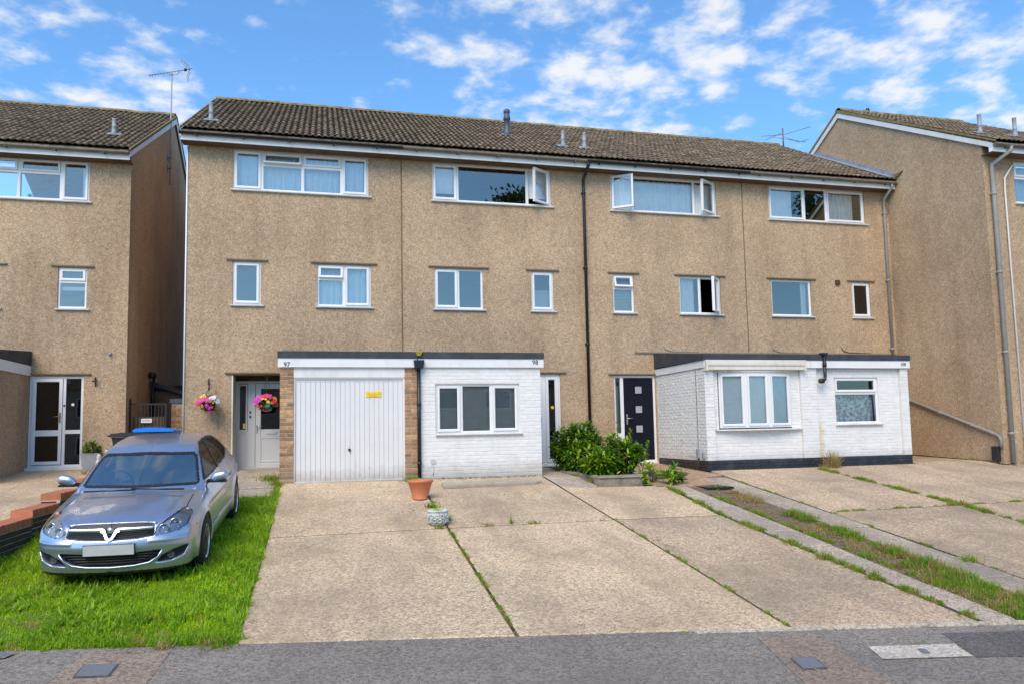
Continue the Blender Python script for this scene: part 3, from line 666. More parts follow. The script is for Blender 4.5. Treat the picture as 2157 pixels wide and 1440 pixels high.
def flue(house, x, y, h=.42, r=.046, mat='flue_grey', cowl=False, yw=0, zs=6.93):
    z = zs+.225+.56*(y-yw+.40)
    mb = MB()
    if cowl: mb.lathe([(.12, -.06), (.10, .10), (.075, .14), (.072, .42), (.09, .43), (.095, .47), (.075, .56), (.065, .60), (.085, .62), (.085, .68), (.05, .72)], (x, y, z), 20)
    else: mb.lathe([(r*1.5, -.04), (r*1.25, .09), (r, .13), (r, .20), (r*1.08, .205), (r*1.08, .22), (r, .225), (r, h-.03), (r*1.05, h-.025), (r*1.05, h)], (x, y, z), 18)
    f = mb.build('flue', mat, house)
    T = Matrix.Translation((x, y-.13, z-.13*.56+.045)) @ Matrix.Rotation(PITCH, 4, 'X')
    MB().prism([(-.15, 0), (.15, 0), (.12, .012), (-.12, .012)], 0, .27, 'y').xf(lambda v: T @ v).build('flashing', 'lead', f)
    return f
def downpipe(house, x, y, z1, z0, mat, r=.033, top=None, name='downpipe'):
    mb = MB(); pts = []
    if top: pts += [top, (top[0], top[1], top[2]-.10), (x, y, top[2]-.34)]
    pts += [(x, y, z1), (x, y, z0)]
    mb.tube(pts, r, 12)
    z = z1-.1
    while z > z0+.2: mb.lathe([(r+.007, -.03), (r+.007, .03)], (x, y, z), 12); mb.box(x-.055, x+.055, y+.0, y+r+.02, z-.012, z+.012); z -= 1.8
    return mb.build(name, mat, house)

BR = .215*.92; BG = .0092; CO = .069; BH = CO-BG
def brick_mesh(name, mat, depth=.09, L=BR):
    h = BH/2; a = L/2; c = .004
    V = [(-a, depth, -h), (a, depth, -h), (a, depth, h), (-a, depth, h), (-a, c, -h), (a, c, -h), (a, c, h), (-a, c, h), (-a+c, 0, -h+c), (a-c, 0, -h+c), (a-c, 0, h-c), (-a+c, 0, h-c)]
    return MB().add(V, [(8, 9, 10, 11), (4, 5, 9, 8), (5, 6, 10, 9), (6, 7, 11, 10), (7, 4, 8, 11), (0, 1, 5, 4), (1, 2, 6, 5), (2, 3, 7, 6), (3, 0, 4, 7)]).mesh(name, mat)
BM = {m: brick_mesh('brick', m) for m in ('white_brick', 'brick_tan', 'brick_dark', 'black_plinth')}
def bricks(parent, x0, x1, z0, z1, y, holes, mat, jit=.0012, axis='y', nmax=300, first=0, stuff_mat=None):
    """brick courses laid over a mortar wall; each brick is an object (past nmax they are joined)"""
    n = 0; row = first; z = z0; extra = MB(); me = BM[mat]
    while z+CO*.6 < z1:
        off = (row % 2)*BR/2; x = x0-off
        while x < x1-.02:
            a, b = max(x, x0)+.001, min(x+BR, x1); x += BR+BG
            if b-a < .008: continue
            segs = [(a, b)]
            for h in holes:
                if h[2] < z+CO/2 < h[3]:
                    ns = []
                    for p, q in segs:
                        if q <= h[0] or p >= h[1]: ns.append((p, q)); continue
                        if p < h[0]-.004: ns.append((p, h[0]-.002))
                        if q > h[1]+.004: ns.append((h[1]+.002, q))
                    segs = ns
            for p, q in segs:
                jy = random.gauss(0, jit)
                if axis == 'y': loc = ((p+q)/2, y+jy, z+BH/2); rot = (random.gauss(0, .006), 0, 0)
                else: loc = (y+jy, (p+q)/2, z+BH/2); rot = (0, 0, -math.pi/2 if axis == 'x' else math.pi/2)
                if n < nmax: place('brick', me, parent, loc, rot, ((q-p)/BR, 1, 1)); n += 1
                else:
                    s = len(extra.v); extra.add([v.co for v in me.vertices], [tuple(pl.vertices) for pl in me.polygons])
                    T = Matrix.Translation(loc) @ Matrix.Rotation(rot[2], 4, 'Z'); k = (q-p)/BR
                    extra.xf(lambda v: T @ Vector((v.x*k, v.y, v.z)), s)
        z += CO; row += 1
    if extra.v: tag(extra.build('bricks', mat, parent), kind='stuff')
    return n

SOF = 6.93
WT = (6.045, 6.925); W1 = (3.565, 4.485); HD = 4.53
LABELS = {}
def front(house, x0, x1, yw, zs, holes, zb=-.45, mat='render', t=.25):
    return wall_holes(MB(), x0, x1, zb, zs+.1, yw, yw+t, holes).build('front_wall', mat, house)
g4 = 'terraced houses in the row of four'

# ---- house 97
A = thing('terraced_house', (-.5, 4.7, 0), 'leftmost house of the row of four, with white up-and-over garage door and number 97', 'house', g4)
h1 = (-1.85, .985, WT[0], WT[1]); h2 = (-1.835, -1.268, *W1); h3 = (-.115, 1.03, *W1); h4 = (-1.83, -.745, -.5, 2.10)
front(A, -2.74, 1.70, 0, SOF, [h1, h2, h3, h4]); gable(A, -2.74, 0, SOF, 1); rear(A, -2.5, 1.70, 0, SOF)
roof(A, -2.84, 1.71, 0, SOF, left_verge=True)
window(A, *h1, 0, [(0, .205, 0, 1, 'L'), (.205, .505, .0, .66, 'fixed'), (.205, .505, .66, 1, 'top', 14), (.505, .80, 0, .66, 'fixed'), (.505, .80, .66, 1, 'top'), (.80, 1, 0, 1, 'R')],
       curtain=[(-1.8, .95, WT[0]+.02, WT[1]-.03, 'curtain_blue')], label='four-light window with blue curtains and one top light open')
window(A, *h2, 0, [(0, 1, 0, 1, 'R')], head=HD)
window(A, *h3, 0, [(0, .5, 0, .66, 'fixed'), (0, .5, .66, 1, 'top', 6), (.5, 1, 0, 1, 'R')], curtain=[(-.07, .99, W1[0]+.02, W1[1]-.02, 'curtain_blue')], head=HD)
MB().prism([(-.045, 2.14), (-.038, 2.115), (.01, 2.11), (.01, 2.155)], -1.96, -.76, 'x').build('drip_moulding', 'ridge_drip', A)
MB().tube([(-2.752, -.012, 6.9), (-2.752, -.012, .0)], .017, 8).build('corner_pipe', 'upvc', A)
MB().box(1.697, 1.722, -.012, .02, 2.3, SOF-.01).build('joint_strip', 'joint', A)
flue(A, -2.39, .62)
# recessed porch
MB().box(-2.0, -1.831, .26, .9, -.1, 2.3).box(-.76, -.74, -.0, .9, -.1, 2.1).box(-2.0, -.7, .56, .7, 1.995, 2.35).box(-1.83, -.74, .251, .56, 2.101, 2.3).build('porch_lining', 'soffit', A)
MB().box(-1.829, -1.80, .002, .5, -.1, 2.09).build('porch_jamb', 'cream_box', A)
d = MB().ring(-1.80, -.74, .10, 1.995, fprof(.05, .50, .56)).box(-1.44, -1.40, .50, .56, .15, 1.945).box(-1.55, -1.44, .505, .55, .15, 1.945).build('door_frame', 'door_white', A)
MB().ring(-1.75, -1.56, .92, 1.93, fprof(.035, .505, .54)).build('sidelight_frame', 'door_white', d)
MB().box(-1.72, -1.59, .53, .534, .95, 1.9).build('pane', 'glass_dark', d)
MB().box(-1.75, -1.55, .515, .55, .15, .92).ring(-1.73, -1.57, .18, .88, fprof(.02, .508, .54)).build('sidelight_panel', 'door_white', d)
dr = MB().ring(-1.39, -.76, .13, 1.94, fprof(.11, .49, .54)).box(-1.29, -.80, .50, .54, .80, .96).box(-1.29, -.86, .505, .54, .22, .81).ring(-1.29, -.84, .26, .78, fprof(.03, .495, .54)).build('front_door', 'door_white', A)
MB().box(-1.30, -.80, .525, .53, .95, 1.84).build('pane', 'glass_dark', dr)
MB().box(-1.17, -.96, .485, .50, .86, .915).build('letterbox', 'door_white', dr)
MB().box(-1.375, -1.35, .47, .49, .90, 1.06).tube([(-1.362, .475, 1.02), (-1.362, .445, 1.02), (-1.25, .445, 1.02)], .009, 8).build('handle', 'steel', dr)
MB().lathe([(.022, 0), (.022, .012)], (-1.50, .488, 1.33), 12, 'y').lathe([(.022, 0), (.022, .012)], (-1.50, .488, 1.23), 12, 'y').build('doorbell', 'black_plastic', A)
MB().box(-1.65, -1.60, .522, .528, .98, 1.09).build('sticker', 'yellow_sign', d)
MB().box(-1.80, -.74, .40, .58, .03, .10).build('threshold', 'door_white', A)
# garage
YF = -2.35
gp = []
for px0, px1, nb in ((-.745, -.505, 1), (1.505, 1.735, 1)):
    p = MB().box(px0+.004, px1-.004, YF+.006, YF+.34, -.15, 2.05).build('garage_pier', 'mortar', A)
    row = 0; z = -.04
    while z < 2.0:
        if row % 2: place('brick', BM['brick_tan'], p, ((px0+px1)/2, YF+random.gauss(0, .001), z+BH/2), (0, 0, 0), ((px1-px0)/BR, 1, 1))
        else:
            m = (px0+px1)/2
            for a, b in ((px0, m-BG/2), (m+BG/2, px1)): place('brick', BM['brick_tan'], p, ((a+b)/2, YF+random.gauss(0, .001), z+BH/2), (0, 0, 0), ((b-a)/BR, 1, 1))
        z += CO; row += 1
ga = MB().box(-.75, -.65, YF+.35, -.001, -.15, 2.21).box(1.62, 1.735, YF+.35, -.001, -.15, 2.21).build('garage_wall', 'brick_tan', A)
gf = MB().ring(-.505, 1.505, -.06, 1.86, fprof(.035, YF+.02, YF+.10)).build('garage_frame', 'garage_white', A)
MB().box(-.505, 1.505, YF+.005, YF+.05, 1.862, 2.05).build('header_panel', 'white_paint', A)
gd = MB().box(-.47, 1.47, YF+.062, YF+.075, -.03, 1.825).box(-.47, 1.47, YF+.045, YF+.062, 1.79, 1.825).box(-.47, 1.47, YF+.045, YF+.062, -.03, -.012).build('garage_door', 'garage_white', A)
npan = 22; pw = 1.94/npan
PM = MB().prism([(-pw/2+.0015, YF+.060), (-pw/2+.006, YF+.050), (pw/2-.006, YF+.050), (pw/2-.0015, YF+.060)], -.012, 1.79).mesh('panel', 'garage_white')
for i in range(npan): place('panel', PM, gd, (-.47+(i+.5)*pw, random.gauss(0, .0006), 0))
MB().lathe([(.024, 0), (.026, .01), (.018, .025)], (.487, YF+.022, .53), 14, 'y').box(.478, .496, YF+.01, YF+.03, .50, .53).build('handle', 'black_plastic', gd)
MB().lathe([(.008, 0), (.008, .01)], (.487, YF+.042, .60), 8, 'y').build('lock', 'steel', gd)
sg = MB().box(.79, 1.075, YF+.040, YF+.046, 1.50, 1.597).build('sign', 'yellow_sign', gd)
mb = MB()
for zr_, sg_ in ((1.565, [(.82, .87), (.93, .97), (1.02, 1.04)]), (1.545, [(.83, .90), (.91, .96), (.99, 1.04)]), (1.525, [(.82, .85), (.87, .99)]), (1.51, [(.86, .90), (.93, 1.0)])):
    for a, b in sg_: mb.box(a, b, YF+.038, YF+.040, zr_-.004, zr_+.004)
mb.build('lettering', 'petal_orange', sg)
def flat_roof(house, x0, x1, zf0=2.05, left=None):
    # slightly falling felt roof with black edge trim and white fascia
    y0 = YF-.06
    MB().prism([(y0, 2.215), (y0, 2.335), (-.002, 2.60), (-.002, 2.215)], x0, x1, 'x').build('flat_roof', 'felt_black', house)
    MB().box(x0+.008, x1-.008, YF-.045, YF-.004, zf0, 2.213).build('fascia_board', 'fascia_white', house)
flat_roof(A, -.79, 1.745)
text_mesh('house_number', '97', .115, 'print_black', A, (-.625, YF-.047, 2.095))

# ---- house 98
B = thing('terraced_house', (3.9, 4.7, 0), 'house 98, second from left in the row of four, with white painted brick front room', 'house', g4)
h1 = (2.405, 5.215, WT[0], WT[1]); h2 = (2.43, 3.545, *W1); h3 = (4.685, 5.225, *W1); h4 = (4.19, 5.34, -.5, 2.108)
front(B, 1.72, 6.00, 0, SOF, [h1, h2, h3, h4]); rear(B, 1.72, 6.0, 0, SOF); roof(B, 1.71, 6.0, 0, SOF, gutter='grey_gutter')
window(B, *h1, 0, [(0, .205, 0, 1, 'L'), (.205, .80, 0, 1, 'fixed'), (.80, 1, 0, 1, 'R', 32)], curtain=[(2.45, 2.98, WT[0]+.2, WT[1]-.03, '#curtain_white'), (4.68, 5.18, WT[0]+.2, WT[1]-.03, '#curtain_white')], label='three-light window with its right casement open')
window(B, *h2, 0, [(0, .49, 0, 1, 'L'), (.49, 1, 0, 1, 'fixed')], head=HD)
window(B, *h3, 0, [(0, 1, 0, 1, 'L')], head=HD, curtain=[(4.70, 5.2, W1[0]+.02, W1[0]+.5, '#blind_grey')])
flue(B, 4.685, 2.0, cowl=True, mat='flue_slate'); flue(B, 5.80, .75)
MB().prism([(-.045, 2.15), (-.038, 2.125), (.01, 2.12), (.01, 2.16)], 4.2, 5.48, 'x').build('drip_moulding', 'ridge_drip', B)
d = MB().ring(4.2, 5.335, .03, 2.105, fprof(.055, .035, .11)).box(4.90, 4.975, .035, .11, .085, 2.05).build('door_frame', 'upvc', B)
MB().box(4.2, 5.335, -.03, .11, .0, .03).build('threshold', 'sill_white', d)
dr = MB().ring(4.26, 4.895, .09, 2.045, fprof(.10, .015, .08)).box(4.36, 4.80, .022, .075, .86, .98).build('front_door', 'upvc', B)
MB().box(4.34, 4.81, .05, .054, .18, .87).box(4.34, 4.81, .05, .054, .97, 1.96).build('pane', 'glass_dark', dr)
MB().box(4.83, 4.86, -.0, .016, .92, 1.14).tube([(4.845, .0, 1.08), (4.845, -.035, 1.08), (4.74, -.035, 1.08)], .010, 8).build('handle', 'steel', dr)
sd = MB().ring(4.98, 5.28, .09, 2.05, fprof(.075, .02, .08)).build('sidelight', 'upvc', B)
MB().box(5.04, 5.22, .05, .054, .15, 1.98).build('pane', 'glass_dark', sd)
MB().lathe([(.036, 0), (.036, .006)], (5.14, .038, 1.34), 18, 'y').build('sticker', 'yellow_sign', sd)
MB().box(4.18, 4.46, -.03, -.002, 2.235, 2.275).build('vent_cover', 'lead', B)
# white brick extension
hw = (2.085, 3.735, .79, 1.735)
ex = wall_holes(MB(), 1.805, 4.16, -.08, 2.05, YF+.0035, YF+.25, [hw]).box(4.06, 4.16, YF+.26, -.001, -.08, 2.05).box(1.805, 1.9, YF+.26, -.001, -.08, 2.05).build('extension_wall', 'white_mortar', B)
bricks(ex, 1.80, 4.165, -.045, 2.05, YF-.001, [hw], 'white_brick')
window(B, *hw, YF, [(0, .30, 0, 1, 'L'), (.30, .665, 0, 1, 'fixed'), (.665, 1, 0, 1, 'R')], sillw=(.02, .06), curtain=[(2.1, 3.72, .82, 1.72, 'blind_grey')], label='three-light window with grey slatted blinds')
flat_roof(B, 1.75, 4.235)
text_mesh('house_number', '98', .125, 'print_black', B, (4.055, YF-.047, 2.145))
MB().lathe([(.05, 0), (.05, .012), (.035, .012), (.035, .002)], (2.03, YF-.012, .27), 20, 'y').tube([(2.03, YF-.012, .22), (2.035, YF-.012, .12), (2.02, YF-.012, .0)], .005, 6).build('hook_ring', 'blind_grey', B)
MB().box(1.72, 1.80, YF+.03, YF+.1, -.05, 2.2).build('party_strip', 'upvc', B)
dp = MB().tube([(1.765, YF-.055, 2.06), (1.765, YF-.055, -.02)], .034, 12).prism([(1.685, 2.03), (1.845, 2.03), (1.865, 2.18), (1.665, 2.18)], YF-.13, YF-.0, 'y')
for z in (1.35, .25): dp.lathe([(.043, -.03), (.043, .03)], (1.765, YF-.055, z), 12)
dp.box(1.74, 1.79, YF-.09, YF-.02, 2.0, 2.05).build('downpipe', 'black_plastic', B)
MB().prism([(1.70, 2.34), (1.83, 2.34), (1.80, 2.26), (1.73, 2.26)], YF-.10, YF-.065, 'y').build('outlet_flashing', 'moss_yellow' if 'moss_yellow' in MATS else 'yellow_leaf', B)
downpipe(B, 6.01, -.06, 6.5, -.05, 'black_plastic', .036, top=(6.03, -.385, 7.06), name='soil_pipe')

# ---- house 99
Cc = thing('terraced_house', (8.1, 4.7, 0), 'third house of the row, with navy front door and white brick room with bow window', 'house', g4)
h1 = (6.715, 9.53, WT[0], WT[1]); h2 = (6.705, 7.24, *W1); h3 = (8.435, 9.545, *W1); h4 = (6.655, 7.715, -.5, 2.075)
front(Cc, 6.0, 10.24, 0, SOF, [h1, h2, h3, h4]); rear(Cc, 6.0, 10.24, 0, SOF); roof(Cc, 6.0, 10.25, 0, SOF)
window(Cc, *h1, 0, [(0, .205, 0, 1, 'L', 34), (.205, .79, 0, 1, 'fixed'), (.79, 1, 0, 1, 'R', 30)], curtain=[(6.75, 9.5, WT[0]+.02, WT[1]-.06, 'curtain_white')], label='three-light window with both casements open and white curtains')
window(Cc, *h2, 0, [(0, 1, 0, .64, 'fixed'), (0, 1, .64, 1, 'top', 14)], head=HD, curtain=[(6.74, 7.2, W1[0]+.02, W1[1]-.02, 'blind_grey')])
window(Cc, *h3, 0, [(0, .5, 0, 1, 'fixed'), (.5, 1, 0, 1, 'R', 48)], head=HD, curtain=[(8.47, 8.88, W1[0]+.02, W1[1]-.02, 'curtain_white')])
flue(Cc, 6.36, .75, mat='flue_grey')
MB().box(10.24, 10.262, -.010, .02, 2.6, SOF-.01).build('joint_strip', 'joint', Cc)
MB().prism([(-.045, 2.115), (-.038, 2.09), (.01, 2.085), (.01, 2.125)], 6.52, 7.73, 'x').build('drip_moulding', 'ridge_drip', Cc)
d = MB().ring(6.66, 7.71, .03, 2.07, fprof(.05, .035, .11)).box(6.82, 6.90, .035, .11, .08, 2.02).box(6.71, 6.82, .04, .1, .62, .72).build('door_frame', 'upvc', Cc)
MB().box(6.66, 7.71, -.03, .11, -.01, .03).build('threshold', 'sill_white', d)
MB().box(6.71, 6.82, .06, .064, .72, 2.02).box(6.71, 6.82, .06, .064, .1, .62).build('pane', 'glass_dark', d)
dr = MB().box(6.905, 7.645, .035, .08, .09, 2.01).build('front_door', 'door_navy', Cc)
for z in (1.64, 1.18, .72):
    fr = MB().ring(7.17, 7.39, z-.02, z+.20, fprof(.025, .022, .04)).build('glazing_frame', 'door_navy', dr)
    MB().box(7.20, 7.36, .030, .033, z+.01, z+.17).build('pane', 'lamp_grey', dr)
MB().box(6.95, 6.985, .015, .035, .92, 1.16).tube([(6.967, .02, 1.06), (6.967, -.02, 1.06), (7.09, -.02, 1.06)], .011, 8).build('handle', 'steel', dr)
# extension shared shell: side wall, piers, recessed panels
X9 = 7.738
hb = (8.06, 9.80, .745, 2.00)
ex = wall_holes(MB(), 7.95, 10.02, .12, 2.05, YF+.067, YF+.25, [hb]).box(X9+.012, 7.93, YF+.006, YF+.30, .12, 2.05).box(10.03, 10.24, YF+.006, YF+.30, .12, 2.05).build('extension_wall', 'white_mortar', Cc)
n = bricks(ex, X9+.012, 7.94, .122, 2.05, YF, [], 'white_brick', .002)
n += bricks(ex, 10.02, 10.24, .122, 2.05, YF, [], 'white_brick', .0012)
n += bricks(ex, 7.944, 10.016, .122, .74, YF+.062, [], 'white_brick')
n += bricks(ex, 7.944, 8.06, .77, 2.0, YF+.062, [], 'white_brick'); n += bricks(ex, 9.80, 10.016, .77, 2.0, YF+.062, [], 'white_brick')
sw = MB().box(X9+.005, X9+.25, YF+.30, -.001, .12, 2.05).build('side_wall', 'white_mortar', Cc)
bricks(sw, YF+.012, -.01, .122, 2.22, X9, [], 'white_brick', .0015, axis='x', nmax=300-n)
pl = MB().box(X9+.014, 10.24, YF+.012, YF+.30, -.2, .117).box(X9+.014, X9+.25, YF+.30, -.001, -.2, .117).build('plinth', 'black_plinth', Cc)
bricks(pl, X9+.012, 7.94, -.09, .12, YF, [], 'black_plinth'); bricks(pl, 10.02, 10.24, -.09, .12, YF, [], 'black_plinth'); bricks(pl, 7.944, 10.016, -.09, .12, YF+.004, [], 'black_plinth')
bricks(pl, YF+.012, -.01, -.09, .12, X9, [], 'black_plinth', axis='x', nmax=0)
MB().prism([(YF-.06, 2.215), (YF-.06, 2.335), (-.002, 2.60), (-.002, 2.235)], X9-.05, 10.24, 'x').build('flat_roof', 'felt_black', Cc)
MB().box(X9-.025, X9-.002, YF-.04, -.002, 2.06, 2.213).build('side_fascia', 'fascia_white', Cc)
MB().box(10.092, 10.24, YF-.045, YF-.004, 2.05, 2.213).build('fascia_board', 'fascia_white', Cc)
bx = MB().prism([(YF-.085, 2.01), (YF-.085, 2.09), (YF-.105, 2.10), (YF-.105, 2.205), (YF-.10, 2.212), (YF-.0, 2.212), (YF-.0, 2.0), (YF-.05, 2.0)], 7.76, 10.05, 'x').box(7.72, 7.76, YF-.13, YF, 1.99, 2.212).box(10.05, 10.09, YF-.13, YF, 1.99, 2.212).build('awning_box', 'cream_box', Cc)
MB().box(7.80, 9.95, YF-.110, YF-.105, 2.135, 2.150).build('awning_rail', 'sill_white', bx)
# bow window: three facets
def facet(house, p0, p1, z0, z1):
    L = math.hypot(p1[0]-p0[0], p1[1]-p0[1]); ang = math.atan2(p1[1]-p0[1], p1[0]-p0[0])
    T = Matrix.Translation((p0[0], p0[1], 0)) @ Matrix.Rotation(ang, 4, 'Z')
    fr = MB().ring(0, L, z0, z1, fprof(.045, 0, .06)).xf(lambda v: T @ v).build('window', 'upvc', house)
    MB().ring(.038, L-.038, z0+.038, z1-.038, fprof(.05, -.02, .05)).xf(lambda v: T @ v).build('sash', 'upvc', fr)
    MB().add([(.07, .02, z0+.07), (L-.07, .02, z0+.07), (L-.07, .02, z1-.07), (.07, .02, z1-.07)], [(0, 1, 2, 3)]).xf(lambda v: T @ v).build('pane', 'glass_clear', fr)
    mb = MB(); z = z0+.06
    while z < z1-.06: mb.prism([(.052, z), (.053, z-.003), (.064, z+.042), (.062, z+.045)], .05, L-.05, 'x'); z += .044
    mb.xf(lambda v: T @ v).build('blind', 'blind_pale', fr)
pts = [(8.08, YF+.05), (8.66, YF-.035), (9.22, YF-.035), (9.79, YF+.05)]
for i in range(3): facet(Cc, pts[i], pts[i+1], .79, 1.955)
MB().prism([(7.96, YF+.07), (7.96, YF+.0), (8.6, YF-.10), (9.28, YF-.10), (10.0, YF+.0), (10.0, YF+.07)], .735, .765).build('sill', 'sill_white', Cc)
MB().prism([(7.96, YF+.07), (8.06, YF+.02), (8.65, YF-.055), (9.24, YF-.055), (9.82, YF+.02), (10.0, YF+.07)], 1.957, 2.0).build('window_head', 'cream_box', Cc)
for yy, z0, z1, w in ((-1.98, .17, .36, .10), (-2.215, .17, .30, .06)): MB().box(X9-.05, X9-.001, yy-w/2, yy+w/2, z0, z1).build('meter_box', 'flue_grey', Cc)
MB().tube([(X9-.02, -1.98, .17), (X9-.02, -1.98, -.1)], .010, 6).tube([(X9-.006, -1.95, 2.2), (X9-.008, -1.97, 1.4), (X9-.006, -1.96, .36)], .005, 6).build('cable', 'brown_vent', Cc)

# ---- house 100
D = thing('terraced_house', (12.4, 4.7, 0), 'rightmost house of the row of four, number 100, with grey corner downpipe and lace curtain', 'house', g4)
h1 = (11.005, 13.86, WT[0], WT[1]); h2 = (10.965, 12.11, *W1); h3 = (13.32, 13.88, *W1)
front(D, 10.262, 14.59, 0, SOF, [h1, h2, h3]); rear(D, 10.25, 14.58, 0, SOF); roof(D, 10.25, 14.575, 0, SOF, gutter='grey_gutter')
window(D, *h1, 0, [(0, .37, 0, 1, 'L'), (.37, .60, 0, 1, 'fixed'), (.60, 1, 0, 1, 'R')], curtain=[(11.05, 11.75, WT[0]+.02, WT[1]-.03, '#curtain_white'), (12.75, 13.6, WT[0]+.02, WT[1]-.03, 'curtain_white')], label='three-light window with white blinds part drawn')
window(D, *h2, 0, [(0, 1, 0, 1, 'fixed')], head=HD, curtain=[(11.9, 12.08, W1[0]+.02, W1[1]-.02, 'curtain_white')])
window(D, *h3, 0, [(0, 1, 0, 1, 'R')], head=HD, glassm='glass_dark')
MB().box(12.83, 12.95, -.05, .0, 4.40, 4.52).box(12.85, 12.93, -.058, -.05, 4.42, 4.50).build('vent_cap', 'brown_vent', D)
hx = (10.895, 12.02, .835, 1.865)
ex = wall_holes(MB(), 10.42, 12.57, .12, 2.05, YF+.067, YF+.25, [hx]).box(10.242, 10.415, YF+.006, YF+.30, .12, 2.05).box(12.575, 12.765, YF+.006, YF+.30, .12, 2.05).build('extension_wall', 'white_mortar', D)
bricks(ex, 10.244, 10.418, .122, 2.05, YF, [], 'white_brick'); bricks(ex, 12.572, 12.77, .122, 2.05, YF, [], 'white_brick', nmax=300)
bricks(ex, 10.422, 12.568, .122, 2.05, YF+.062, [hx], 'white_brick', nmax=215)
pl = MB().box(10.242, 12.765, YF+.012, YF+.30, -.2, .117).build('plinth', 'black_plinth', D)
bricks(pl, 10.244, 10.418, -.09, .12, YF, [], 'black_plinth'); bricks(pl, 12.572, 12.77, -.09, .12, YF, [], 'black_plinth'); bricks(pl, 10.422, 12.568, -.09, .12, YF+.004, [], 'black_plinth')
MB().box(12.56, 12.765, YF+.30, -.001, -.2, 2.05).build('side_wall', 'white_brick', D)
flat_roof(D, 10.241, 12.815); 
window(D, *hx, YF+.06, [(0, 1, 0, .655, 'fixed'), (0, 1, .655, 1, 'top')], sillw=(.03, .06), curtain=[(10.95, 11.97, .86, 1.5, 'lace')], glassm='glass_clear', label='two-light window with white lace curtain')
text_mesh('house_number', '100', .10, 'print_black', D, (12.63, YF-.047, 2.13))
mb = MB().tube([(10.575, YF-.08, 2.36), (10.575, YF-.08, 1.86), (10.56, YF-.085, 1.80), (10.50, YF-.09, 1.765), (10.46, YF-.09, 1.765)], .034, 12).box(10.50, 10.64, YF-.12, YF-.0, 2.33, 2.375)
mb.lathe([(.045, -.04), (.045, .04)], (10.575, YF-.08, 2.12), 12).lathe([(.055, -.045), (.055, .045)], (10.47, YF-.09, 1.765), 12, 'x').build('rainwater_outlet', 'black_plastic', D)
downpipe(D, 14.42, -.055, 6.45, 2.5, 'grey_pipe', .036, top=(14.42, -.385, 7.06))
MB().tube([(14.5, -.03, 6.6), (14.56, -.04, 6.45), (14.52, -.04, 6.3), (14.42, -.03, 6.42)], .006, 6).build('cable', 'print_black', D)
for xa in (7.95, 10.9, 12.9):
    MB().tube([(xa, -.012, 2.78), (xa+.05, -.014, 2.70), (xa+.25, -.014, 2.645), (xa+.9, -.014, 2.635)], .008, 6).build('cable', 'grey_pipe' if xa < 12 else 'print_black', D if xa > 10 else Cc)
MB().box(6.05, 14.55, -.03, .0, 2.60, 2.63).xf(lambda v: Vector((max(v.x, 7.2), v.y, v.z))).build('flashing_strip', 'ridge_drip', D)
# stepped lead flashing against the taller gable
mb = MB()
for i in range(16):
    y = -.35+i*.21; z = 7.155+.56*(y+.4); mb.prism([(y, z), (y+.21, z+.118), (y+.21, z+.25), (y, z+.22-.05)], 14.566, 14.583, 'x')
mb.prism([(14.33, 0), (14.57, 0), (14.57, .012), (14.33, .012)], 0, 3.7, 'y')
s = len(mb.v)-8; T = Matrix.Translation((0, -.36, 7.225)) @ Matrix.Rotation(PITCH, 4, 'X'); mb.xf(lambda v: T @ v, s)
mb.build('lead_flashing', 'lead', D)
# yellow stain on the white pier is a dead weed: see plants

# ---- right hand house, standing forward
Rr = thing('house', (19, 1.7, 0), 'taller-looking end house at far right, projecting forward of the row with a blank side wall', 'house')
RS = 6.84
hR = (15.44, 18.0, 5.80, 6.78); hR1 = (15.35, 15.9, 3.4, 4.3)
wall_holes(MB(), 14.585, 22, -.5, RS+.1, -3.0, -2.75, [hR]).build('front_wall', 'render', Rr); gable(Rr, 14.585, -3.0, RS, 1); rear(Rr, 14.8, 22, -3.0, RS)
roof(Rr, 14.56, 18.9, -3.0, RS, left_verge=True, gutter='grey_gutter')
MB().box(18.9, 22, -3.4, 6.4, RS, RS+.3).build('roof_continuation', 'roof_tile', Rr)
window(Rr, *hR, -3.0, [(0, .3, 0, .62, 'fixed'), (0, .3, .62, 1, 'top'), (.3, .7, 0, 1, 'fixed'), (.7, 1, 0, 1, 'R')], curtain=[(15.5, 17.9, 5.85, 6.7, 'curtain_blue')])
flue(Rr, 15.38, -2.25, .5, yw=-3, zs=RS); flue(Rr, 16.43, -2.25, .5, yw=-3, zs=RS); 
MB().lathe([(.04, -.2), (.04, .12), (.06, .13), (.06, .2), (.04, .24)], (15.63, 1.75, 9.86), 12).build('vent_pipe', 'black_plastic', Rr)
downpipe(Rr, 14.76, -3.07, 6.05, -.35, 'grey_pipe', .048, top=(14.98, -3.385, RS+.13))
mb = MB().tube([(15.45, -3.05, 6.72), (15.33, -3.05, 6.62), (15.12, -3.05, 6.35), (15.10, -3.05, 6.1), (15.13, -3.05, -.3)], .018, 8).build('waste_pipe', 'upvc', Rr)
mb = MB().tube([(14.545, .2, 1.60), (14.545, -2.86, .535), (14.545, -2.96, .48), (14.545, -2.985, .40), (14.545, -2.985, .25)], .036, 10)
for t in (.2, .5, .8): mb.lathe([(.045, -.03), (.045, .03)], (14.545, .2-3.06*t, 1.6-1.065*t), 10, 'y')
mb.build('sloping_pipe', 'grey_pipe', Rr)
MB().box(14.50, 14.584, -2.92, -2.76, -.05, .27).build('pipe_box', 'black_bin', Rr)
MB().tube([(14.54, -2.85, -.02), (14.50, -2.95, -.12), (14.56, -3.1, -.12), (14.76, -3.1, -.1)], .012, 6).tube([(14.56, -.3, .02), (14.55, -1.5, -.03), (14.55, -2.7, -.06)], .01, 6).build('cable', 'print_black', Rr)
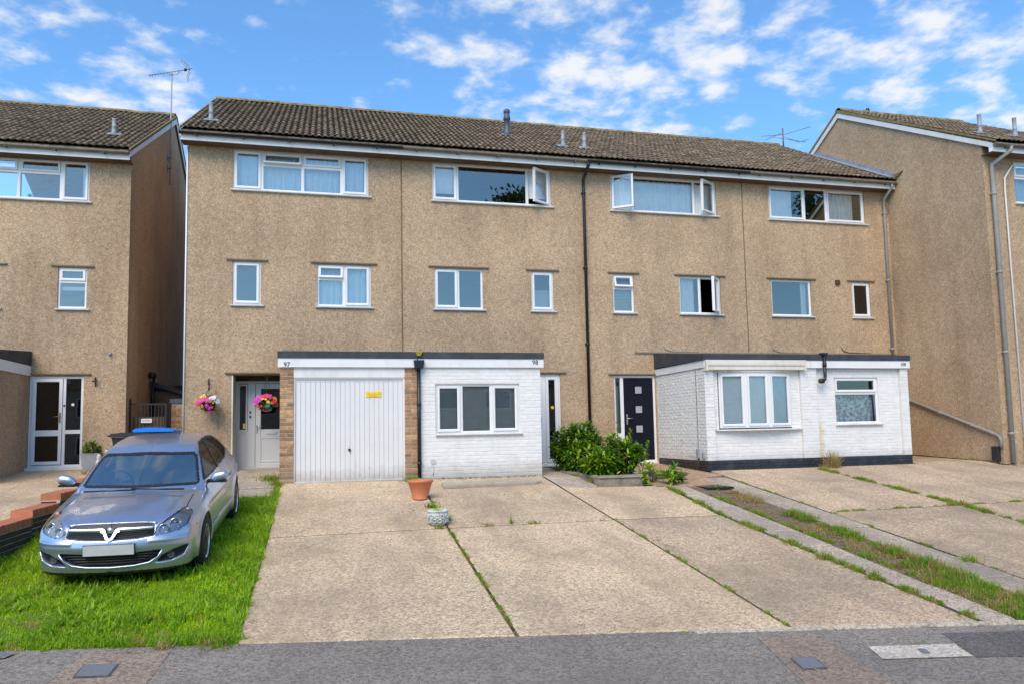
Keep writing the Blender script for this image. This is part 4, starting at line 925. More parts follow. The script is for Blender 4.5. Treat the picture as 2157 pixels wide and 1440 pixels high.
MB().prism([(-.62, 7.32), (-.30, 7.31), (-.02, 7.33), (.05, 7.52), (.12, 7.34), (.18, 7.5), (.1, 7.22), (-.5, 7.24)], 14.55, 14.584, 'x').build('broken_render', 'joint', Rr)

# ---- left hand house
LH = thing('house', (-7.5, 5.7, .2), 'house at far left, set back behind the retaining wall, with glazed white porch door', 'house')
LS = 6.87-.01
hL1 = (-7.6, -4.875, 5.90, 6.80); hL2 = (-5.43, -4.872, 3.57, 4.45); hL3 = (-5.90, -4.88, -.3, 2.15); hL4 = (-7.4, -6.52, 3.57, 4.45)
front(LH, -12, -4.06, 1.0, LS, [hL1, hL2, hL3, hL4]); gable(LH, -4.06, 1.0, LS, -1, mat='render_lifted'); rear(LH, -12, -4.3, 1, LS)
roof(LH, -8.5, -4.02, 1.0, LS-.09, right_verge=True, gutter='grey_gutter')
MB().box(-12, -8.5, .6, 10.8, LS, LS+.3).build('roof_continuation', 'roof_tile', LH)
window(LH, *hL1, 1.0, [(0, .2, 0, 1, 'L'), (.2, .5, 0, .66, 'fixed'), (.2, .5, .66, 1, 'top'), (.5, .80, 0, .66, 'fixed'), (.5, .80, .66, 1, 'top'), (.80, 1, 0, 1, 'R')], curtain=[(-5.05, -4.93, 5.95, 6.7, 'curtain_white')])
window(LH, *hL2, 1.0, [(0, 1, 0, .66, 'fixed'), (0, 1, .66, 1, 'top')], head=4.49, curtain=[(-5.38, -4.93, 3.98, 4.06, '#blind_pale')])
window(LH, *hL4, 1.0, [(0, 1, 0, 1, 'R')], head=4.49)
flue(LH, -4.66, 1.95, .40, yw=1, zs=LS-.09)
MB().lathe([(.05, 0), (.05, .015), (.03, .015), (.03, .0)], (-6.05, 1.12, 6.0), 16, 'y').build('window_ornament', 'print_white', LH)
MB().prism([(1-.045, 2.20), (1-.038, 2.175), (1.01, 2.17), (1.01, 2.21)], -5.9, -4.74, 'x').build('drip_moulding', 'ridge_drip', LH)
d = MB().ring(-5.895, -4.885, .25, 2.145, fprof(.05, 1.03, 1.1)).box(-5.27, -5.22, 1.03, 1.1, .30, 2.10).box(-5.22, -4.935, 1.035, 1.09, .94, 1.02).build('door_frame', 'upvc', LH)
MB().box(-5.95, -4.84, .93, 1.10, .19, .25).box(-5.93, -5.90, .95, 1.1, .10, .25).build('threshold', 'sill_white', d)
MB().box(-5.23, -4.93, 1.06, 1.064, .3, 2.1).build('pane', 'glass_dark', d)
dr = MB().ring(-5.84, -5.28, .31, 2.09, fprof(.065, 1.01, 1.07)).box(-5.78, -5.34, 1.015, 1.065, .90, 1.02).build('porch_door', 'upvc', LH)
MB().box(-5.79, -5.33, 1.04, 1.044, .36, 2.04).build('pane', 'glass_dark', dr)
MB().box(-5.325, -5.30, .99, 1.012, 1.18, 1.38).tube([(-5.31, .99, 1.31), (-5.31, .95, 1.31), (-5.42, .95, 1.29)], .011, 8).build('handle', 'brass', dr)
MB().lathe([(.02, 0), (.02, .01)], (-5.245, 1.02, 1.53), 10, 'y').build('doorbell', 'black_plastic', d)
MB().lathe([(.03, 0), (.03, .006)], (-5.09, 1.052, 1.55), 14, 'y').build('sticker', 'print_white', d)
# inside the porch
pi = MB().box(-5.92, -5.90, 1.26, 2.6, .2, 2.4).box(-4.88, -4.86, 1.26, 2.6, .2, 2.4).box(-5.9, -4.88, 2.6, 2.62, .2, 2.4).box(-5.9, -4.88, 1.26, 2.6, .18, .22).build('porch_interior', 'hall_wall', LH)
MB().box(-5.35, -5.30, 2.3, 2.34, .25, 2.3).build('inner_door_frame', 'upvc', LH); MB().box(-5.62, -5.42, 2.40, 2.5, 1.1, 1.75).build('radiator', 'print_white', LH)
for z in (1.75, 1.45): MB().ring(-5.82, -5.68, z-.12, z+.14, fprof(.02, 2.54, 2.56)).build('picture_frame', 'print_white', LH)
# its front extension (wall facing the drive)
MB().box(-10, -5.915, -1.35, .999, -.6, 2.15).build('extension_wall', 'render', LH)
MB().prism([(-1.42, 2.36), (-1.42, 2.46), (.999, 2.66), (.999, 2.36)], -10, -5.87, 'x').build('flat_roof', 'felt_black', LH)
MB().box(-5.913, -5.875, -1.42, .998, 2.15, 2.355).build('fascia_board', 'fascia_white', LH)
mb = MB().prism([(.995, 2.13), (.93, 2.11), (.93, 2.05), (.995, 1.92)], -4.66, -4.645, 'x').box(-4.70, -4.61, .91, .93, 2.02, 2.05).build('wall_bracket', 'metal_gate', LH)
MB().box(-4.42, -4.36, .93, 1.0, 2.60, 2.64).build('alarm_stub', 'flue_grey', LH)

# ------------------------------------------------------------------ stepped retaining wall
wall = thing('retaining_wall', (-3.72, -6, -.5), 'low stepped wall of dark bricks capped with orange brick-on-edge, left of the lawn', 'wall')
XW0, XW1 = -3.86, -3.60
steps = [(-9.5, -8.72, -.44), (-8.72, -7.66, -.35), (-7.66, -6.62, -.255), (-6.62, -5.585, -.165), (-5.585, -4.53, -.075), (-4.53, -3.5, .06), (-3.5, -2.4, .18), (-2.4, -1.3, .28), (-1.3, .95, .38)]
COPM = MB().add([(-.13, -.0295, 0), (.13, -.0295, 0), (.13, .0295, 0), (-.13, .0295, 0), (-.126, -.0265, .096), (.126, -.0265, .096), (.126, .0265, .096), (-.126, .0265, .096)], [(0, 3, 2, 1), (4, 5, 6, 7), (0, 1, 5, 4), (1, 2, 6, 5), (2, 3, 7, 6), (3, 0, 4, 7)]).mesh('coping_brick', 'brick_orange')
core = MB()
for y0, y1, top in steps: core.box(XW0+.008, XW1-.008, y0, y1-.001, -1.6, top-.097)
core = core.build('wall_core', 'mortar', wall)
for k, (y0, y1, top) in enumerate(steps):
    y = y0+.032
    while y < y1-.02: place('coping_brick', COPM, wall, ((XW0+XW1)/2+random.gauss(0, .002), y, top-.096+random.gauss(0, .002)), (0, 0, random.gauss(0, .01))); y += .0655
    if k in (2, 3, 4, 5, 6):
        zb = top-.10-CO*6
        bricks(core, y0+.005, y1-.005, top-.100-CO*5, top-.098, XW1, [], 'brick_dark', .003, axis='xp', nmax=120, first=k)
        bricks(core, XW0+.01, XW1-.01, top-.100-CO, top-.098, y0, [], 'brick_dark', .002)

# ------------------------------------------------------------------ side alley: gate, pillar, lean-to, bins
gt = thing('side_gate', (-3.8, 1.3, 0), 'dark metal side gate with small white notice in the alley between the houses', 'gate')
gm = MB().box(-4.05, -4.02, 1.28, 1.31, .1, 1.68).box(-3.34, -3.31, 1.28, 1.31, .1, 1.57).build('gate_posts', 'metal_gate', gt)
mb = MB().box(-4.02, -3.34, 1.29, 1.305, 1.54, 1.57).box(-4.02, -3.34, 1.29, 1.305, .25, .28)
mb.build('gate_rails', 'metal_gate', gt)
for i in range(9): MB().box(-3.97+i*.07, -3.958+i*.07, 1.292, 1.304, .28, 1.54).build('gate_bar', 'metal_gate', gt)
MB().box(-4.0, -3.36, 1.33, 1.36, .2, 1.28).build('backing_board', 'soffit', gt)
ns = MB().box(-3.815, -3.60, 1.275, 1.285, 1.15, 1.24).build('notice', 'print_white', gt)
mb = MB().lathe([(.011, 0), (.011, .003)], (-3.775, 1.271, 1.197), 10, 'y')
for i, w in enumerate((.014, .01, .014, .012, .014, .010)): mb.box(-3.745+i*.021, -3.745+i*.021+w, 1.272, 1.275, 1.188, 1.206)
mb.build('lettering', 'print_black', ns)
pr = thing('brick_pillar', (-3.05, 2.2, 0), 'short tan brick wall beside the dark gate in the alley', 'wall')
c_ = MB().box(-3.34, -2.76, 2.01, 2.2, -.1, 1.60).box(-3.36, -2.75, 1.98, 2.24, 1.61, 1.69).build('core', 'mortar', pr)
bricks(c_, -3.34, -2.76, .6, 1.60, 2.0, [], 'brick_tan', .003)
MB().box(-3.37, -2.75, 1.97, 2.25, 1.605, 1.70).build('coping', 'flue_slate', pr)
ln = thing('lean_to', (-3.4, 5, 0), 'dark lean-to roof sloping across the alley behind the gate', 'shed')
MB().prism([(-4.04, 2.20), (-2.76, 1.78), (-2.76, 1.70), (-4.04, 2.08)], 3.2, 6.5, 'y').build('roof', 'felt_black', ln)
MB().box(-4.03, -3.2, 3.3, 3.36, -.2, 1.95).build('boarding', 'soffit', ln)
MB().lathe([(.07, 0), (.09, .05), (.09, .12), (.06, .15)], (-3.98, 3.12, 2.25), 12).tube([(-3.95, 3.15, 2.25), (-3.98, 3.15, 1.2)], .03, 8).build('vent', 'black_plastic', ln)
MB().tube([(-3.25, 3.6, 1.9), (-3.25, 3.6, 2.2), (-3.12, 3.6, 2.22)], .02, 8).build('post', 'black_plastic', ln)
MB().box(-4.05, -2.75, 6.5, 6.55, -.3, 2.3).build('rear_fence', 'soffit', ln)

def wheelie(x, y, ang, label, lid, z):
    t = thing('wheelie_bin', (x, y, z), label, 'wheelie bin', 'wheelie bins behind the silver car', (0, 0, ang))
    b = MB(); V = []
    for zz_, w, d in ((.06, .20, .22), (.86, .27, .32), (.90, .285, .335)):
        V += [(-w, -d, zz_), (w, -d, zz_), (w, d, zz_), (-w, d, zz_)]
    Wt = Matrix.Translation((x, y, z)) @ Matrix.Rotation(ang, 4, 'Z')
    def bd(mb, nm, m): return mb.xf(lambda v: Wt @ v).build(nm, m, t)
    bd(b.add(V, [(0, 3, 2, 1), (0, 1, 5, 4), (1, 2, 6, 5), (2, 3, 7, 6), (3, 0, 4, 7), (4, 5, 9, 8), (5, 6, 10, 9), (6, 7, 11, 10), (7, 4, 8, 11), (8, 9, 10, 11)]), 'body', 'black_bin')
    l = MB(); P = [(-.36, .905), (-.36, .93), (-.30, .955), (-.1, .985), (.15, .99), (.33, .97), (.37, .94), (.37, .905)]
    l.prism(P, -.30, .30, 'x'); bd(l, 'lid', lid)
    bd(MB().tube([(-.22, .40, .93), (.22, .40, .93)], .016, 8).tube([(-.22, .36, .92), (-.22, .40, .93)], .014, 6).tube([(.22, .36, .92), (.22, .40, .93)], .014, 6), 'handle', 'black_bin')
    for sx in (-1, 1): bd(MB().lathe([(.09, -.02), (.10, -.015), (.10, .015), (.09, .02)], (sx*.24, .27, .10), 16, 'x'), 'wheel', 'tyre')
    return t
wheelie(-3.10, -.62, 1.48, 'wheelie bin with bright blue lid behind the silver car', 'blue_bin', .03)
wheelie(-3.44, -1.02, 1.62, 'wheelie bin with black lid, lower and left of the blue-lidded bin', 'black_bin', -.06)

# ------------------------------------------------------------------ TV aerials
ae = thing('tv_aerial', (-4.03, 4.9, 8.0), 'tall thin mast with a yagi aerial on the gable of the left house', 'aerial')
zt = 10.72
MB().tube([(-4.00, 4.9, 7.6), (-4.00, 4.9, zt)], .019, 8).build('mast', 'flue_grey', ae)
for z in (8.05, 8.35): MB().box(-4.055, -3.975, 4.86, 4.94, z-.01, z+.01).box(-4.055, -4.04, 4.83, 4.97, z-.07, z+.07).build('bracket', 'alu_aerial', ae)
bd_ = Vector((.95, .08, .30)).normalized(); c0 = Vector((-3.98, 4.88, zt+.04)); side = bd_.cross(Vector((0, 0, 1))).normalized(); up = side.cross(bd_)
MB().tube([c0-bd_*.62, c0+bd_*.52], .010, 6).build('boom', 'alu_aerial', ae)
mb = MB()
for i in range(13): p = c0-bd_*(.60-i*.075); mb.tube([p-side*.06-up*.03, p+up*.012, p+side*.06-up*.03], .004, 5)
mb.build('elements', 'alu_aerial', ae)
mb = MB(); rc = c0+bd_*.45
for s_ in (1, -1):
    for k in range(6): q = rc-bd_*.10*0+up*s_*(.03+k*.045)-bd_*(k*.028); mb.tube([q-side*.16, q+side*.16], .0035, 5)
    for k in (-1, 1): mb.tube([rc+up*s_*.02+side*.14*k, rc+up*s_*.27-bd_*.15+side*.14*k], .0035, 5)
mb.build('reflector', 'alu_aerial', ae)
MB().lathe([(.035, -.03), (.035, .03)], tuple(c0+bd_*.34), 10).build('dipole_box', 'black_plastic', ae)
MB().tube([c0-bd_*.14, c0-bd_*.1-up*.07, c0-up*.10+bd_*.08, c0+bd_*.16-up*.05, c0+bd_*.17], .009, 6).build('clamp', 'alu_aerial', ae)
a2 = thing('tv_aerial', (14.72, 4.7, 10.0), 'low radio aerial with crossed rods on the ridge by the taller gable', 'aerial')
MB().tube([(14.80, 4.72, 9.9), (14.80, 4.72, 10.63)], .025, 8).build('mast', 'alu_aerial', a2)
mb = MB()
for a, b in (((13.9, 4.6, 10.24), (14.8, 4.7, 10.40)), ((14.8, 4.7, 10.40), (15.62, 4.4, 10.62)), ((14.05, 4.3, 10.12), (15.8, 4.9, 10.30)), ((14.8, 4.7, 10.35), (15.3, 4.6, 10.15)), ((15.3, 4.6, 10.15), (15.7, 4.6, 10.28)), ((14.1, 4.7, 10.16), (14.6, 4.5, 10.36))):
    mb.tube([a, b], .009, 5)
mb.build('elements', 'alu_aerial', a2)

# ------------------------------------------------------------------ pots, board, garden ornaments
p = thing('terracotta_pot', (1.56, -4.10, gz(1.56, -4.10)), 'empty orange terracotta pot near the white brick room', 'plant pot')
prof = [(.115, 0), (.125, .0), (.125, .018), (.118, .03), (.155, .13), (.185, .235), (.192, .24), (.192, .262), (.198, .268), (.21, .272), (.213, .30), (.207, .315), (.19, .315), (.18, .30), (.165, .2), (.0, .19)]
Wt = Matrix.Translation(p.location); MB().lathe(prof, (0, 0, 0), 36, cap1=False).xf(lambda v: Wt @ v).build('pot', 'terracotta', p)
MB().lathe([(.16, .20), (.0, .205)], (0, 0, 0), 24, cap0=False, cap1=False).xf(lambda v: Wt @ v).build('compost', 'soil', p)
p = thing('stone_planter', (1.59, -5.86, gz(1.59, -5.86)), 'small white ornate stone urn standing on the slab joint', 'plant pot')
Wt = Matrix.Translation(p.location) @ Matrix.Scale(.93, 4)
mb = MB().lathe([(.105, 0), (.11, .012), (.118, .02), (.135, .06), (.150, .12), (.152, .165), (.146, .19), (.150, .197), (.162, .205), (.165, .222), (.155, .232), (.140, .228), (.13, .20), (.0, .19)], (0, 0, 0), 32, cap1=False)
for r in range(2):
    for k in range(12):
        t = 2*math.pi*(k+.5*r)/12; rad = .151 if r else .142; cx_, cy_, cz_ = rad*math.cos(t), rad*math.sin(t), .075+r*.065
        pts = []
        for q in range(9): a = 2*math.pi*q/8; pts.append((cx_+.008*math.cos(t)-math.sin(t)*.028*math.cos(a), cy_+.008*math.sin(t)+math.cos(t)*.028*math.cos(a), cz_+.028*math.sin(a)))
        mb.tube(pts, .010, 5); mb.lathe([(.009, -.006), (.012, 0), (.006, .008)], (cx_, cy_, cz_), 6)
mb.xf(lambda v: Wt @ v).build('urn', 'stone_white', p); MB().lathe([(.13, .193), (.0, .20)], (0, 0, 0), 20, cap0=False, cap1=False).xf(lambda v: Wt @ v).build('moss', 'grass', p)
p = thing('timber_plank', (2.95, -3.2, -.15), 'long weathered board lying on the slab below the white brick room', 'plank')
T = Matrix.Translation((2.06, -3.34, gz(2.1, -3.3)+.002)) @ Matrix.Rotation(math.atan2(.06, 1.75), 4, 'Z') @ Matrix.Rotation(math.atan(SL), 4, 'X')
MB().prism([(0, 0), (1.72, 0), (1.74, .09), (1.70, .36), (.03, .35)], 0, .045).xf(lambda v: T @ v).build('board', 'timber_board', p)
MB().prism([(1.70, .08), (1.86, .14), (1.86, .22), (1.70, .26)], 0, .04).xf(lambda v: T @ v).build('offcut', 'timber_board', p)
mb = MB()
for i in range(40):
    x = 2.1+random.random()*2.0; y = -2.40-random.random()*.07; s = random.uniform(.012, .04)
    mb.prism([(x-s, y-s*.6), (x+s*.3, y-s*.8), (x+s, y+.1*s), (x+.2*s, y+s*.7), (x-s*.8, y+.5*s)], gz(x, y)-.01, gz(x, y)+s*.7)
tag(mb.build('rubble', 'rubble'), 'crumbled mortar along the foot of the white brick room', 'rubble', kind='stuff')

# planter bed with stone coping
PB = [(4.90, -3.50), (5.76, -3.53), (6.08, -2.4), (6.12, -.05), (4.66, -.05), (4.70, -1.8)]
pb = thing('raised_planter', (5.4, -2, -.1), 'raised bed with flat grey coping between the two front doors', 'planter')
def pzt(x, y): return -.035+.02*(y+3.5)
base = MB(); n = len(PB); c_ = (5.4, -1.8)
inn = [(c_[0]+(x-c_[0])*.86, c_[1]+(y-c_[1])*.92) for x, y in PB]
for i in (5, 0, 1):
    a, b = PB[i], PB[(i+1) % n]; a2_, b2_ = inn[i], inn[(i+1) % n]
    base.add([(x*.985+c_[0]*.015, y*.985+c_[1]*.015, z) for (x, y) in (a, b, b2_, a2_) for z in (gz(x, y)-.1, pzt(x, y)-.04)], [(0, 2, 3, 1), (4, 6, 7, 5), (1, 3, 5, 7)])
base.build('planter_wall', 'rubble', pb)
for i, frac in ((5, (0, .5)), (5, (.52, .985)), (0, (.0, 1.0)), (1, (.02, .5)), (1, (.52, 1))):
    a, b = Vector(PB[i]), Vector(PB[(i+1) % n]); a2_, b2_ = Vector(inn[i]), Vector(inn[(i+1) % n])
    L = lambda p, q, t: p+(q-p)*t
    q = [L(a, b, frac[0]), L(a, b, frac[1]), L(a2_, b2_, frac[1]), L(a2_, b2_, frac[0])]
    MB().slab([tuple(v) for v in q], lambda x, y: pzt(x, y), .04, .006).build('coping_stone', 'wood_grey', pb)
MB().add([(x, y, pzt(x, y)-.03) for x, y in inn], [tuple(range(n))]).build('earth', 'soil', pb)

# ------------------------------------------------------------------ foliage helpers
def leaf_mesh(name, L, W, mat, fold=.25, curl=.25, seg=3):
    V = []; F_ = []
    for i in range(seg+2):
        t = i/(seg+1); w = W*.5*math.sin(math.pi*min(1, t*.92+.06))**.75 if 0 < i <= seg else .0015; z = -curl*L*t*t
        V += [(-w, L*t, z+fold*w), (0, L*t, z), (w, L*t, z+fold*w)]
    for i in range(seg+1): a = 3*i; F_ += [(a, a+1, a+4, a+3), (a+1, a+2, a+5, a+4)]
    return MB().add(V, F_, True).mesh(name, mat)
def orient(dirv, roll_=0):
    d = Vector(dirv).normalized(); r_ = d.cross(Vector((0, 0, 1)))
    if r_.length < .05: r_ = Vector((1, 0, 0))
    r_.normalize(); u_ = r_.cross(d); m = Matrix((r_, d, u_)).transposed(); return (m @ Matrix.Rotation(roll_, 3, 'Y'))
def shrub(name, loc, label, lobes, nwh, leaf, leaf2, newfrac, stems, group=None, L=.095, whorl=9, up=.55, rnd=None):
    """lobes: (cx,cy,cz,rx,ry,rz) relative; whorls of leaves sit on and inside the lobes"""
    t = thing(name, loc, label, 'shrub', group); rnd = rnd or random.Random(len(label)); base = Vector(loc); st = MB(); cnt = 0; ex = {0: MB(), 1: MB()}; ends = []
    tot = sum(l[3]*l[4]*l[5] for l in lobes)
    for lb in lobes:
        k = max(3, int(nwh*lb[3]*lb[4]*lb[5]/tot))
        for _ in range(k):
            while True:
                d = Vector((rnd.uniform(-1, 1), rnd.uniform(-1, 1), rnd.uniform(-.8, 1)))
                if .05 < d.length < 1: break
            rr_ = d.length**.45; d.normalize(); p_ = Vector((lb[0]+d.x*lb[3]*rr_, lb[1]+d.y*lb[4]*rr_, lb[2]+d.z*lb[5]*rr_))
            if p_.z < .03: continue
            ends.append((p_, d, rr_))
    ends.sort(key=lambda e: e[0].y-e[0].z*.5)
    for p_, d, rr_ in ends:
        new = 1 if (rnd.random() < newfrac and rr_ > .8 and d.z > -.1) else 0
        ax = (d*.6+Vector((0, 0, up))).normalized(); me = leaf2 if new else leaf
        r_ = rnd.uniform(.75, 1.25)*(1.1 if new else 1)
        for q in range(whorl):
            a = 2.4*q+rnd.random()*.5; el = .25+.75*(q/whorl)+rnd.uniform(-.15, .15)
            s1 = ax.orthogonal().normalized(); s2 = ax.cross(s1); dv = (s1*math.cos(a)+s2*math.sin(a))*math.cos(el)+ax*math.sin(el)
            m = orient(dv, rnd.uniform(-.3, .3)); pos = base+p_+ax*.012*q*(L/.095)-ax*.04
            T_ = Matrix.Translation(pos) @ m.to_4x4() @ Matrix.Scale(r_, 4)
            if cnt < 300:
                o = bpy.data.objects.new('leaf', me); o.matrix_basis = T_; link(o, t); cnt += 1
            else:
                e = ex[new]; s = len(e.v); e.add([v.co for v in me.vertices], [tuple(pl.vertices) for pl in me.polygons], True); e.xf(lambda v: T_ @ v, s)
        if rnd.random() < .5:
            b0 = Vector((p_.x*.25+rnd.uniform(-.05, .05), p_.y*.25, 0)); mid = (b0+p_)/2+Vector((0, 0, .03)); st.tube([base+b0, base+mid, base+p_], [.010, .007, .004], 5)
    if st.v: st.build('stems', 'bark', t)
    for k, e in ex.items():
        if e.v: tag(e.build('foliage', leaf.materials[0].name if k == 0 else leaf2.materials[0].name, t), kind='stuff')
    return t
LD = leaf_mesh('leaf', .125, .046, 'shrub_leaf'); LN = leaf_mesh('leaf', .12, .044, 'shrub_new'); LY = leaf_mesh('leaf', .09, .035, 'yellow_leaf')
zb = -.05
shrub('evergreen_shrub', (5.10, -1.7, zb), 'large dark green leafy shrub against the wall by the black pipe', [(0, .2, .50, .42, .5, .42), (.15, .1, .55, .42, .45, .38), (-.15, .0, .36, .30, .45, .32), (-.02, -.3, .25, .36, .4, .26), (.38, .2, .42, .28, .35, .34)], 420, LD, LN, .16, 1, 'shrubs in the raised bed')
shrub('evergreen_shrub', (5.12, -2.95, zb), 'bright green low shrub at the front of the raised bed', [(0, 0, .20, .30, .3, .20), (.02, -.05, .34, .18, .2, .14), (-.12, -.12, .16, .18, .2, .12)], 110, LD, LN, .75, 1, 'shrubs in the raised bed', whorl=10)
shrub('evergreen_shrub', (5.78, -2.45, zb), 'upright green shrub before the navy door in the raised bed', [(0, 0, .28, .34, .4, .28), (.10, .0, .40, .20, .3, .20), (-.15, .1, .42, .20, .3, .26), (.25, -.1, .28, .18, .25, .20)], 150, LD, LN, .35, 1, 'shrubs in the raised bed', whorl=9)
def spike(x, y, z, h, label, me, lean=(0, 0), n=34, grp='tall stems rising from the raised bed'):
    t = thing('young_shoot', (x, y, z), label, 'plant', grp); r_ = random.Random(int(x*1000)); top = Vector((x+lean[0], y+lean[1], z+h))
    MB().tube([(x, y, z), ((x+top.x)/2, (y+top.y)/2, z+h*.5), tuple(top)], [.009, .007, .003], 6).build('stem', 'bark', t)
    for i in range(n):
        f_ = .35+.65*i/n; p_ = Vector((x, y, z))*(1-f_)+top*f_; a = 2.4*i; m = orient((math.cos(a), math.sin(a), .5+.9*f_*f_), r_.uniform(-.3, .3))
        o = bpy.data.objects.new('leaf', me); o.matrix_basis = Matrix.Translation(p_) @ m.to_4x4() @ Matrix.Scale(1.05-.45*f_, 4); link(o, t)
spike(5.62, -2.75, zb, .98, 'yellow-green upright shoot standing tallest before the navy door', LN, (-.03, 0))
spike(5.88, -2.6, zb, .86, 'feathery green shoot right of the tallest yellow-green one', LN, (.05, 0))
spike(6.10, -2.7, zb, .62, 'short bright shoot overhanging the right edge of the raised bed', LN, (.14, -.05), 26)
shrub('weed_plant', (6.0, -3.45, gz(6.0, -3.45)), 'sprawling yellow-green weed at the right corner of the raised bed', [(0, 0, .14, .22, .22, .14)], 12, LN, LY, .3, 1, whorl=9)
shrub('weed_plant', (6.32, -3.62, gz(6.3, -3.6)), 'leafy weed growing on the path beside the black drain grate', [(0, 0, .10, .22, .18, .10), (.02, 0, .24, .06, .06, .10)], 12, LD, LN, .5, 1, whorl=9)
place_l = [(5.28, -3.38), (5.92, -3.38), (5.50, -3.36)]
for i, (x, y) in enumerate(place_l[:2]):
    t = thing('fallen_leaf', (x, y, pzt(x, y)), ['yellow leaf on the coping under the bright low shrub', 'yellow leaf at the right end of the planter coping'][i], 'leaf')
    o = bpy.data.objects.new('blade', LY); o.matrix_basis = Matrix.Translation((x, y-.05, pzt(x, y)+.02)) @ orient((.5, -.2, .55), .6).to_4x4(); link(o, t)

# ------------------------------------------------------------------ grass
def blades(name, P, Hh, Wd, mat, lean=.45, seg=3, bend=.6, label=None, cat=None):
    """P (n,3) roots -> curved tapering blades"""
    n = len(P); az = rng.uniform(0, 2*np.pi, n); ln = np.abs(rng.normal(0, lean, n))+.12; fa = rng.uniform(0, 2*np.pi, n)
    fa = az+np.pi/2+rng.normal(0, .5, n)
    dx, dy = np.cos(az), np.sin(az); wx, wy = np.cos(fa)*Wd/2, np.sin(fa)*Wd/2; V = np.zeros((n, 2*seg+1, 3), np.float32)
    for k in range(seg+1):
        t = k/seg; a = ln*(1+bend*t); out = Hh*t*np.sin(a); up_ = Hh*t*np.cos(np.minimum(a, 1.9)); w = (1-t**1.6)
        cx_, cy_, cz_ = P[:, 0]+dx*out, P[:, 1]+dy*out, P[:, 2]+np.maximum(up_, .001*k)
        if k < seg: V[:, 2*k] = np.stack([cx_-wx*w, cy_-wy*w, cz_], 1); V[:, 2*k+1] = np.stack([cx_+wx*w, cy_+wy*w, cz_], 1)
        else: V[:, 2*seg] = np.stack([cx_, cy_, cz_], 1)
    b = (np.arange(n)*(2*seg+1))[:, None]; tris = []
    for k in range(seg-1): tris += [[2*k, 2*k+1, 2*k+3], [2*k, 2*k+3, 2*k+2]]
    tris.append([2*seg-2, 2*seg-1, 2*seg])
    Fq = (b[:, :, None]+np.array(tris)[None]).reshape(-1, 3)
    o = bpy.data.objects.new(name, npmesh(name, V.reshape(-1, 3), Fq, [mat], smooth=False)); link(o)
    return tag(o, label, cat, kind='stuff')
gzv = lambda X, Y: np.where(Y < -2.35, -.05+SL*(Y+2.35), -.05+.055*(Y+2.35))
def lawn_pts(n):
    X = rng.uniform(-3.6, -.66, n); Y = rng.uniform(-9.75, -1.2, n)
    right = -.70+.03*np.sin(Y*7)+.02*np.sin(Y*23); front_ = -9.72-.1425*X+.0+.03*np.sin(X*9)+.02*np.sin(X*31)
    k = (X < right) & (Y > front_) & ~((X > -1.72) & (X < -.79) & (Y > -3.42)) & (Y < -1.3+(X < -1.7)*.8)
    k &= ~((X > -2.95) & (X < -1.55) & (Y > -7.7) & (Y < -4.3) & (rng.random(n) < .55))
    return X[k], Y[k]
lawn = sheet('lawn_soil', [-3.6, -3, -2, -1.2, -.70], [-9.6, -9.3, -8, -6, -4, -2.35, -1.2, .9], lambda x, y: gz(max(x, -3.6), max(y, ye(x)+.02))-.012, 'lawn_ground')
X, Y = lawn_pts(150000); dens_ = .6+.4*np.sin(X*3.1+1.3*np.sin(Y*2.2))*np.cos(Y*2.7+X); P = np.stack([X, Y, gzv(X, Y)-.012], 1)
blades('grass', P, (.026+.032*rng.random(len(P)))*(.65+.5*dens_), .006+.004*rng.random(len(P)), 'grass', lean=.75  , label='bright green lawn grass under and around the silver car', cat='grass')
X, Y = lawn_pts(36000); keep = (np.sin(X*4.3+Y*1.7)+np.cos(Y*3.9-X*2.2)) > -.7; X, Y = X[keep], Y[keep]
K = len(X)//7; X, Y = np.repeat(X[:K], 7)+rng.normal(0, .012, K*7), np.repeat(Y[:K], 7)+rng.normal(0, .012, K*7); P = np.stack([X, Y, gzv(X, Y)-.008], 1)
blades('lawn_weeds', P, .05+.07*rng.random(len(P)), .012+.014*rng.random(len(P)), 'lawn_weed', .95, label='broad-leaved weeds scattered through the lawn', cat='weeds')
# lush fringe at the front and right edges of the lawn
X = rng.uniform(-3.6, -.72, 5200); Y = -9.70-.1425*X+np.abs(rng.normal(0, .10, len(X)))-.015
X2 = -.72-np.abs(rng.normal(0, .07, 3600))+.02; Y2 = rng.uniform(-9.5, -3.4, len(X2)); X, Y = np.r_[X, X2], np.r_[Y, Y2]; P = np.stack([X, Y, gzv(X, Y)-.01], 1)
blades('lawn_edge_grass', P, .05+.05*rng.random(len(P)), .009+.008*rng.random(len(P)), 'lawn_weed', .8, label='longer grass fringing the lawn edges', cat='grass')

def strip(name, pts, dens_m, w, h, mat, gaps=.4, seed=1, label=None, zf=None, gapf=1.3, wd=(.005, .011), lean=.7):
    r = np.random.default_rng(seed); out = []
    for (x0, y0), (x1, y1) in zip(pts[:-1], pts[1:]):
        L = math.hypot(x1-x0, y1-y0); n = int(L*dens_m); t = r.random(n); s = t*L
        nv = np.sin(s*gapf*5+seed)+.8*np.sin(s*gapf*13.7+seed*2)+.6*np.sin(s*gapf*31+seed)
        k = nv > (gaps-.5)*3; t = t[k]; amp = np.clip((nv[k]-(gaps-.5)*3)/1.5, .25, 1.3)
        nx_, ny_ = -(y1-y0)/L, (x1-x0)/L; off = r.normal(0, w, len(t))*amp
        out.append(np.stack([x0+(x1-x0)*t+nx_*off, y0+(y1-y0)*t+ny_*off, amp], 1))
    A_ = np.concatenate(out); z = np.array([(zf or gz)(x, y) for x, y in A_[:, :2]]); P = np.stack([A_[:, 0], A_[:, 1], z-.012], 1)
    return blades(name, P, h*A_[:, 2]*(.6+.8*r.random(len(P))), wd[0]+(wd[1]-wd[0])*r.random(len(P)), mat, lean, label=label, cat='weeds')
